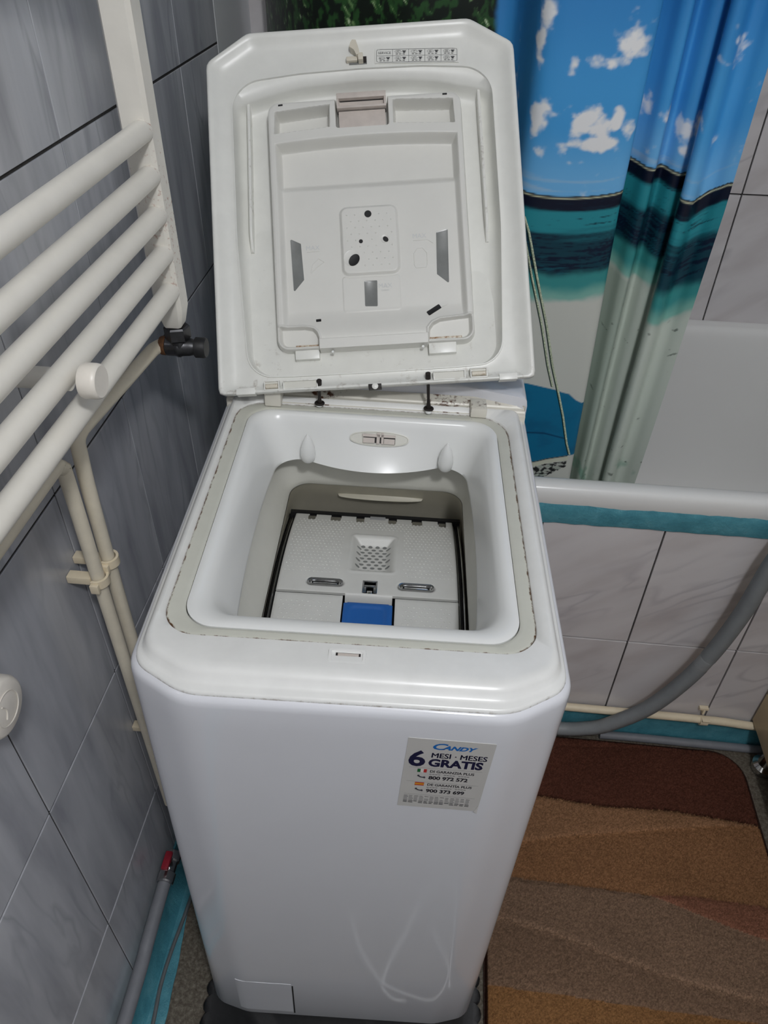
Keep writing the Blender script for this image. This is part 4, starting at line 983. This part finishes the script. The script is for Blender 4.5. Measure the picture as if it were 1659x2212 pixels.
# corrugated drain hose
core = spline([(0.545, 0.580, 0.0295), (0.62, 0.579, 0.0295), (0.70, 0.5765, 0.0310), (0.745, 0.572, 0.044), (0.79, 0.566, 0.073), (0.853, 0.560, 0.148), (0.898, 0.558, 0.243), (0.925, 0.558, 0.333), (0.943, 0.559, 0.43), (0.949, 0.559, 0.50), (0.955, 0.558, 0.565), (0.975, 0.550, 0.66), (1.02, 0.535, 0.74)], 60)
cp = [np.array(p) for p in core]; dist = np.concatenate([[0], np.cumsum([np.linalg.norm(cp[i+1]-cp[i]) for i in range(len(cp)-1)])])
n = int(dist[-1]/0.0016); pts = []; rad = []
for i in range(n+1):
    s_ = dist[-1]*i/n; k = min(len(cp)-2, np.searchsorted(dist, s_, 'right')-1); t = (s_-dist[k])/(dist[k+1]-dist[k]); pts.append(tuple(cp[k]+(cp[k+1]-cp[k])*t))
    smooth_part = 0.52 < s_/dist[-1] < 0.545 or s_/dist[-1] > 0.86
    rad.append(0.0142 if smooth_part else (0.0148 if i % 2 else 0.0132))
tag(MB().tube(pts, rad, 16).build('drain_hose', 'grey_hose', smooth=180), 'thick grey corrugated hose curving up in front of the tiled bath panel', 'hose')
pipe('floor_hose', [(0.79, 0.5855, 0.0095), (0.85, 0.5865, 0.0095), (1.0, 0.5855, 0.0095), (1.16, 0.584, 0.0095)], 0.0088, 'grey_pipe', 'thin grey hose lying on the floor along the bath skirting', 'hose')
cab = empty('cabinet', (1.30, 0.30, 0.0), 'beige laminate cabinet on legs, cut by the right edge beside the rug', 'cabinet')
q = MB().box(1.081, 1.60, 0.02, 0.5985, 0.178, 0.80, 0.0015); rbuild(q, 'carcass', 'cab', cab, 30)
q = MB().box(1.0805, 1.60, 0.0205, 0.5985, 0.0905, 0.1755, 0.0015); rbuild(q, 'drawer_front', 'cab', cab, 30)
for x, y in ((1.115, 0.545), (1.115, 0.075), (1.55, 0.545), (1.55, 0.075)):
    q = MB().lathe([(0.021, 0.0002), (0.024, 0.004), (0.024, 0.018), (0.016, 0.024), (0.012, 0.05), (0.012, 0.091)], 'z', 20, (x, y, 0)); rbuild(q, 'leg', 'chrome', cab)

# ================================================================== RUG
rx0, rx1, ry0, ry1 = 0.5475, 1.0745, -0.30, 0.574
def pl_(pts): 
    xs, ys = zip(*pts); return lambda x: np.interp(x, xs, ys)
f1 = pl_([(0.55, 0.436), (0.66, 0.432), (0.775, 0.423), (0.908, 0.428), (1.061, 0.416)])
fm = pl_([(0.55, 0.318), (0.629, 0.339), (0.724, 0.360), (0.857, 0.383), (0.981, 0.405), (1.06, 0.413)])
f2 = pl_([(0.55, 0.271), (0.605, 0.269), (0.715, 0.266), (0.836, 0.262), (0.918, 0.268), (1.043, 0.262), (1.08, 0.262)])
fr_ = pl_([(0.80, 0.268), (0.837, 0.264), (0.912, 0.240), (0.985, 0.217), (1.027, 0.207), (1.08, 0.197)])
f3 = pl_([(0.55, 0.201), (0.578, 0.196), (0.668, 0.181), (0.743, 0.160), (0.852, 0.132), (1.0, 0.111), (1.08, 0.098)])
f4 = pl_([(0.55, 0.090), (0.661, 0.089), (0.77, 0.084), (0.878, 0.082), (1.08, 0.076)])
fa = pl_([(0.55, 0.545), (0.705, 0.551), (0.791, 0.558), (0.981, 0.568), (1.08, 0.572)])
st_ = 0.0021
nx, ny = int((rx1-rx0)/st_), int((ry1-ry0)/st_)
X, Y = np.meshgrid(np.linspace(rx0, rx1, nx), np.linspace(ry0, ry1, ny), indexing='ij')
rng = np.random.default_rng(3)
sd = nsd(X, Y, (rx0+rx1)/2, (ry0+ry1)/2, (rx1-rx0)/2, (ry1-ry0)/2, 0.062)
Z = 0.0098+0.0030*rng.random(X.shape)
C_dark, C_mid, C_mid2, C_red, C_grey, C_grey2, C_low = [np.array(s2l(c)) for c in ((92, 56, 44), (150, 112, 82), (146, 106, 74), (138, 94, 74), (136, 110, 90), (132, 106, 86), (146, 106, 68))]
Cc = np.zeros(X.shape+(3,)); Cc[:] = C_low
Cc[Y > f4(X)] = C_grey2; Cc[Y > f3(X)] = C_grey; 
mk = (Y > fr_(X)) & (X > 0.80) & (Y < f2(X)); Cc[mk] = C_red
Cc[Y > f2(X)] = C_mid2; Cc[Y > fm(X)] = C_mid; Cc[Y > f1(X)] = C_dark
patch = np.array([[noise.noise((x*9, y*9, 0)) for y in np.linspace(ry0, ry1, 60)] for x in np.linspace(rx0, rx1, 40)])
ii = np.clip(((X-rx0)/(rx1-rx0)*39).astype(int), 0, 39); jj = np.clip(((Y-ry0)/(ry1-ry0)*59).astype(int), 0, 59)
wob = patch[ii, jj]
Cc *= (1+0.16*wob)[..., None]*(0.72+0.56*rng.random(X.shape))[..., None]
for fn, wd, br in ((f1, 0.004, 0.55), (fm, 0.006, 1.28), (f2, 0.0045, 0.85), (fr_, 0.005, 1.25), (f3, 0.006, 1.35), (f4, 0.006, 1.12), (fa, 0.0045, 1.15)):  # pile lines; the darkest boundary is a shadow line painted into the colour
    d = np.abs(Y-fn(X)); k = np.exp(-(d/wd)**2)*(rng.random(X.shape) > 0.35)
    if fn is fr_: k = k*(X > 0.83)
    Z -= 0.0035*np.exp(-(d/(wd*1.2))**2)*rng.random(X.shape)
    Cc *= (1+(1.5*(br-1))*k)[..., None]
Z -= 0.008*np.clip((sd+0.008)/0.008, 0, 1)**2
Cc[sd > -0.005] = np.array(s2l((48, 28, 20)))
idx = -np.ones(X.shape, int); keep = sd < 0.0; idx[keep] = np.arange(keep.sum())
V = np.stack([X[keep], Y[keep], Z[keep]], 1)
a, b_, c, d = idx[:-1, :-1], idx[1:, :-1], idx[1:, 1:], idx[:-1, 1:]
ok = (a >= 0) & (b_ >= 0) & (c >= 0) & (d >= 0)
Fq = np.stack([a[ok], b_[ok], c[ok], d[ok]], 1)
me = bpy.data.meshes.new('pile'); me.from_pydata(V.tolist(), [], Fq.tolist())
ca = me.color_attributes.new('Col', 'FLOAT_COLOR', 'POINT'); ca.data.foreach_set('color', np.concatenate([np.clip(Cc[keep], 0, 1), np.ones((keep.sum(), 1))], 1).ravel())
rug = empty('bath_rug', ((rx0+rx1)/2, (ry0+ry1)/2, 0), 'brown striped bath rug with rounded corners on the floor beside the machine', 'rug')
me.transform(Matrix.Translation(-Vector(rug.location))); link('pile', me, 'rug', rug, 180)
bo = rrect(rx0-0.0012, rx1+0.0012, ry0-0.0012, ry1+0.0012, 0.063)
q = MB().loft([[(x, y, z) for x, y in bo] for z in (0.0006, 0.0045)], True, True); rbuild(q, 'backing', 'binding', rug)

# ================================================================== SHOWER CURTAIN
path = [(0.045, 1.205), (0.075, 1.13), (0.12, 1.04), (0.18, 0.975), (0.25, 0.955), (0.33, 0.94), (0.41, 0.95), (0.462, 0.955), (0.480, 0.93), (0.492, 0.87), (0.505, 0.838), (0.53, 0.828), (0.58, 0.829), (0.625, 0.832), (0.648, 0.836), (0.656, 0.848),
        (0.648, 0.880), (0.650, 0.915), (0.664, 0.918), (0.680, 0.905), (0.692, 0.888), (0.705, 0.886), (0.712, 0.905), (0.722, 0.916), (0.734, 0.898), (0.746, 0.894), (0.757, 0.904), (0.759, 0.893), (0.749, 0.872), (0.746, 0.856), (0.753, 0.848), (0.764, 0.852), (0.777, 0.866), (0.790, 0.864), (0.801, 0.853), (0.812, 0.845)]
pp = np.array(spline([(x, y, 0) for x, y in path], 40))[:, :2]
ds_ = np.concatenate([[0], np.cumsum(np.linalg.norm(np.diff(pp, axis=0), axis=1))])
ns = int(ds_[-1]/0.0019); S = np.linspace(0, ds_[-1], ns)
PX = np.interp(S, ds_, pp[:, 0]); PY = np.interp(S, ds_, pp[:, 1])
s0 = float(ds_[np.argmin(np.abs(pp[:, 0]-0.515)+np.abs(pp[:, 1]-0.833)*0.5)])
zz = np.concatenate([np.arange(0.42, 1.36, 0.0018), np.linspace(1.37, 2.12, 12)])
SS, ZZ = np.meshgrid(S-s0, zz, indexing='ij')
XX = np.repeat(PX[:, None], len(zz), 1); YY = np.repeat(PY[:, None], len(zz), 1)
# drape: gathers tighten a little towards the hem, crease wobble
k = np.clip((1.0-ZZ)/0.55, 0, 1)
XX = XX-0.016*k*np.clip((XX-0.68)/0.13, 0, 1)+0.018*k*np.clip((XX-0.56)/0.08, 0, 1)*np.clip((0.70-XX)/0.05, 0, 1)
YY = YY+0.0035*np.sin(ZZ*9+SS*22)*k
PHI = np.zeros_like(XX)
Pm = SS                                                   # print coordinate along the cloth, 0 at the left of the front panel
front_k = (SS > (float(S[np.argmin(np.abs(PX-0.7585)+np.abs(PY-0.893))])-s0))
hz = np.where(front_k, np.interp(XX, [0.74, 0.765, 0.778, 0.806, 0.83], [1.016, 1.012, 1.016, 1.041, 1.05]), np.interp(XX, [0.64, 0.66, 0.694, 0.722, 0.745, 0.76], [1.058, 1.058, 1.048, 1.0455, 1.040, 1.038]))
stv = np.where(front_k, 0.80, np.interp(XX, [0.66, 0.68, 0.735, 0.76], [1.0, 0.98, 0.90, 0.88]))
rear_k = nss(0.142, 0.185, Pm)
sag = 0.006*((Pm-0.05)/0.07)**2*((Pm > -0.03) & (Pm < 0.15))
ZP = (ZZ+0.003-np.clip(sag, 0, 0.01))*(1-rear_k)+(1.0195+(ZZ-hz)*np.where(ZZ < hz, stv, 1.0))*rear_k
def grid_noise(A, B, fa_, fb_, seed, octv=4):
    """fbm evaluated on the sheet"""
    out = np.zeros(A.shape)
    for o_k in range(octv):
        f = 2.0**o_k; u = A*fa_*f+seed*13.7+o_k*5.1; v = B*fb_*f+seed*7.9+o_k*3.3
        iu = np.floor(u).astype(int); iv = np.floor(v).astype(int); fu = u-iu; fv = v-iv
        fu = fu*fu*(3-2*fu); fv = fv*fv*(3-2*fv)
        def hsh(i, j): 
            n_ = np.sin(i*127.1+j*311.7+seed*74.7)*43758.5453; return n_-np.floor(n_)
        out += (hsh(iu, iv)*(1-fu)*(1-fv)+hsh(iu+1, iv)*fu*(1-fv)+hsh(iu, iv+1)*(1-fu)*fv+hsh(iu+1, iv+1)*fu*fv)/f
    return out/(2-2.0**(1-octv))
def lerp(c0, c1, t): return c0*(1-t[..., None])+np.array(c1)*t[..., None]
L_ = lambda *c: np.array(s2l(c))
n1 = grid_noise(Pm, ZP, 26, 30, 1); n2 = grid_noise(Pm, ZP, 70, 80, 2); n3 = grid_noise(Pm, ZP, 9, 200, 3); n4 = grid_noise(Pm, ZP, 30, 420, 4)
col = np.zeros(XX.shape+(3,)); col[:] = L_(116, 188, 240)
col = lerp(col, L_(72, 162, 226), nss(1.03, 1.12, ZP)); col = lerp(col, L_(50, 134, 202), nss(1.14, 1.30, ZP))
cl_ = np.zeros(XX.shape)
for p, z, rp, rz, am in ((0.0885, 1.092, 0.042, 0.013, 1.25), (0.064, 1.122, 0.020, 0.022, 1.2), (0.084, 1.112, 0.024, 0.016, 1.0), (0.110, 1.122, 0.010, 0.018, 1.1), (0.128, 1.105, 0.014, 0.018, 1.1), (0.022, 1.082, 0.030, 0.016, .95), (-0.005, 1.120, 0.014, 0.028, 1.0), (0.072, 1.068, 0.05, 0.006, .8),
                     (0.106, 1.216, 0.022, 0.024, 1.15), (0.090, 1.196, 0.03, 0.013, .95), (0.075, 1.172, 0.022, 0.014, .65), (-0.012, 1.21, 0.012, 0.03, 1.0), (-0.006, 1.245, 0.014, 0.024, 1.1), (0.035, 1.185, 0.010, 0.016, .65),
                     (0.215, 1.105, 0.035, 0.017, 1.1), (0.25, 1.095, 0.035, 0.02, 1.1), (0.29, 1.09, 0.025, 0.022, 1.0), (0.345, 1.075, 0.026, 0.02, 1.1), (0.385, 1.09, 0.026, 0.022, 1.1), (0.36, 1.05, 0.018, 0.014, .9), (0.41, 1.12, .02, .02, .9), (-0.1, 1.15, 0.03, 0.03, .8)):
    cl_ = np.maximum(cl_, am*np.exp(-(((Pm-p)/rp)**2+((ZP-z)/rz)**2)))
cloud = nss(0.36, 0.82, cl_*0.80+(n1-0.5)*1.25+(n2-0.5)*0.95)
col = lerp(col, L_(244, 245, 246), cloud)
col = lerp(col, L_(205, 214, 222), nss(0.55, 0.75, n3)*nss(1.06, 1.03, ZP)*nss(1.02, 1.03, ZP)*0.35)
# sea
sea = nss(1.0208, 1.0200, ZP)
seac = np.zeros_like(col); seac[:] = L_(44, 146, 158)
zo = ZP+(n3-0.5)*0.010
seac = lerp(seac, L_(12, 20, 42), nss(0.994, 1.001, zo)); seac = lerp(seac, L_(16, 36, 56), 0.9*nss(0.60, 0.70, n4*0.5+n3*0.5)*nss(0.955, 0.965, ZP))
seac = lerp(seac, L_(12, 28, 52), nss(0.972, 0.952, zo+ (n3-.5)*.012)*(0.85+0.15*nss(.45, .6, n4)))
seac = lerp(seac, L_(34, 124, 140), nss(0.60, 0.7, n4*.6+n1*.4)*0.4*nss(0.966, 0.955, zo))
z2 = ZP+(n1-0.5)*0.016
seac = lerp(seac, L_(62, 150, 150), nss(0.908, 0.892, z2)); seac = lerp(seac, L_(132, 190, 178), nss(0.884, 0.862, z2)); seac = lerp(seac, L_(214, 216, 208), nss(0.862, 0.850, z2))
col = lerp(col, seac*1.0, np.ones_like(sea)*sea)
gl = np.exp(-((ZP-1.0172)/0.0009)**2); col = lerp(col, L_(226, 226, 190), gl*0.9)
# right hand cloth is a greyer green sand
sand = nss(0.862, 0.845, z2)*sea
col = lerp(col, L_(172, 186, 174), sand*nss(0.155, 0.175, Pm)*0.95)
col = lerp(col, L_(214, 222, 212), sand*nss(0.30, 0.32, Pm)*0.8)
col = lerp(col, L_(96, 106, 96), sand*nss(0.80, 0.86, grid_noise(Pm, ZP, 60, 110, 9, 3))*0.8*nss(0.15, 0.17, Pm))
col = lerp(col, L_(70, 150, 122), sand*nss(0.53, 0.50, ZZ)*nss(0.6, 0.75, n1)*0.5)
# printed boat: blue hull, pale gunwale, netting
hull_top = np.interp(XX, [0.40, 0.5595, 0.579, 0.6087, 0.6218, 0.6346, 0.6491, 0.6601, 0.70], [0.72, 0.6948, 0.6905, 0.6842, 0.6794, 0.6765, 0.6641, 0.6581, 0.65])
hull_bot = np.interp(XX, [0.40, 0.5972, 0.6157, 0.6565], [0.49, 0.5253, 0.5313, 0.5392])
hm = nss(0.0, 0.0018, hull_top-ZZ)*nss(0, 0.0018, ZZ-hull_bot)*(Pm < 0.165)
col = lerp(col, L_(14, 116, 158), hm); col = lerp(col, L_(10, 88, 128), hm*nss(.5, .75, n1)*.5)
crk = np.abs(ZZ-np.interp(XX, [0.58, 0.6024, 0.6429], [0.5904, 0.590, 0.5787])); col = lerp(col, L_(10, 30, 80), np.exp(-(crk/0.0014)**2)*(XX < 0.643)*(Pm < 0.14)*.9)
gm = nss(0, 0.0015, hull_bot-ZZ)*nss(0, .0015, ZZ-(hull_bot-0.0115))*(XX < 0.657)*(Pm < .15); col = lerp(col, L_(216, 218, 200), gm); col = lerp(col, L_(24, 34, 36), np.exp(-((ZZ-hull_bot)/0.0012)**2)*(XX < 0.655)*(Pm < .15))
net_b = np.interp(XX, [0.4, 0.6094, 0.6299, 0.658], [0.40, 0.4848, 0.4969, 0.5151])
nm_ = (ZZ < hull_bot-0.0115)*(ZZ > net_b)*(XX < 0.656)*(Pm < .15)
wv = np.sin(XX*210+ZZ*330+7*n1)*np.sin(ZZ*430-XX*190+9*n2)
col = lerp(col, L_(30, 32, 34), nm_*nss(-0.15, 0.1, wv)); col = lerp(col, L_(178, 186, 176), nm_*nss(-0.15, -0.4, wv))
# foliage print on the far left
fol = nss(-0.155, -0.165, Pm+(n1-0.5)*0.012)*nss(0.85, 0.87, ZP)
q1 = grid_noise(Pm, ZP, 130, 90, 11, 3); q2 = grid_noise(Pm+ZP*0.7, ZP-Pm*.6, 160, 50, 12, 3)
fc = np.zeros_like(col); fc[:] = L_(12, 24, 14); fc = lerp(fc, L_(40, 80, 38), nss(0.48, 0.62, q1)); fc = lerp(fc, L_(116, 152, 96), nss(0.64, 0.78, q2)*nss(.45, .55, q1)); fc = lerp(fc, L_(210, 226, 190), nss(0.76, 0.82, q2)*nss(.5, .6, q1))
col = lerp(col, fc, fol) if False else col*(1-fol[..., None])+fc*fol[..., None]
# back of the cloth on the turned fold
nz = len(zz); V = np.stack([XX, YY, ZZ], 2).reshape(-1, 3)
ia = np.arange(ns*nz).reshape(ns, nz); Fq = np.stack([ia[:-1, :-1], ia[1:, :-1], ia[1:, 1:], ia[:-1, 1:]], 2).reshape(-1, 4)
me = bpy.data.meshes.new('shower_curtain'); me.from_pydata(V.tolist(), [], Fq.tolist())
ca = me.color_attributes.new('Col', 'FLOAT_COLOR', 'POINT'); ca.data.foreach_set('color', np.concatenate([np.clip(col, 0, 1).reshape(-1, 3), np.ones((ns*nz, 1))], 1).ravel())
cur = empty('shower_curtain', (0.45, 0.88, 2.1), 'blue shower curtain printed with sky, sea, beach and boat, hanging in the bath', 'curtain')
me.transform(Matrix.Translation(-Vector(cur.location))); cl0 = link('cloth', me, 'curtain', cur, 180)
# rope of the printed boat: a raised line of ink across the cloth
front_i = np.where((Pm[:, 0] > -0.03) & (Pm[:, 0] < 0.14))[0]
def on_cloth(x, z, d=0.0012):
    j = int(np.clip(np.searchsorted(zz, z), 0, nz-1)); i = front_i[np.argmin(np.abs(XX[front_i, j]-x))]
    return (float(x), float(YY[i, j])-d, float(z))
M_['rope'] = plain('rope_print', (196, 206, 178), 0.6, var=0.5, scale=420); M_['rope_dark'] = plain('rope_print_dark', (22, 58, 50), 0.6, var=0.3)
rp = [(0.512, 0.985), (0.5225, 0.9618), (0.5461, 0.8883), (0.5731, 0.809), (0.5954, 0.7316), (0.6148, 0.677), (0.631, 0.6291), (0.648, 0.5686), (0.6577, 0.5426)]
rz_ = np.linspace(0.985, 0.5426, 70); rpp = np.interp(-rz_, [-z for p, z in rp], [p for p, z in rp])
def strip(o1, o2, z_end, name, mat, d):
    q = MB(); q.loft([[on_cloth(p+o1, z, d), on_cloth(p+(o1+o2)/2, z, d+0.0006), on_cloth(p+o2, z, d)] for p, z in zip(rpp, rz_) if z > z_end], closed=False); rbuild(q, name, mat, cur)
strip(-0.0010, 0.0024, 0.0, 'printed_rope', 'rope', 0.0012); strip(-0.0026, -0.0009, 0.0, 'printed_rope_edge', 'rope_dark', 0.0010); strip(-0.0090, -0.0060, 0.69, 'printed_rope', 'rope', 0.0012); strip(-0.0104, -0.0088, 0.69, 'printed_rope_edge', 'rope_dark', 0.0010)  # pale rope strands, each with a dark green printed edge
# curtain pole it hangs from
pole = MB().tube([(0.0, 0.89, 2.135), (XR, 0.89, 2.135)], 0.011, 16).build('curtain_pole', 'chrome'); tag(pole, 'chrome curtain pole across the bath above the frame', 'curtain pole')

# ================================================================== things the glossy front mirrors
def on_floor(P, d): return spline([(x, y, 0.0180+d if y > -0.080 else (0.0150 if y > -0.11 else 0.0040)) for x, y in P], 14)
for P, lb in (([(0.4253, -0.008), (0.404, -0.011), (0.3887, -0.037), (0.3988, -0.0714), (0.4252, -0.119), (0.4542, -0.1734), (0.492, -0.214), (0.516, -0.214), (0.531, -0.1774), (0.5386, -0.120), (0.5350, -0.0724), (0.5215, -0.010)], 'white cable in a long loop on the floor, mirrored in the machine front'),
              ([(0.335, -0.150), (0.345, -0.120), (0.3497, -0.1004), (0.3858, -0.0456), (0.4319, -0.0165), (0.4688, -0.0090), (0.5120, -0.030), (0.5200, -0.0492), (0.5021, -0.0777), (0.485, -0.100), (0.475, -0.125)], 'short white cable curved like a hook by the machine foot, mirrored in its front')):
    tag(MB().tube(on_floor(P, 0.0066 if 'short' in lb else 0.0), 0.0030, 8).build('charger_cable', 'white_cable'), lb, 'cable')
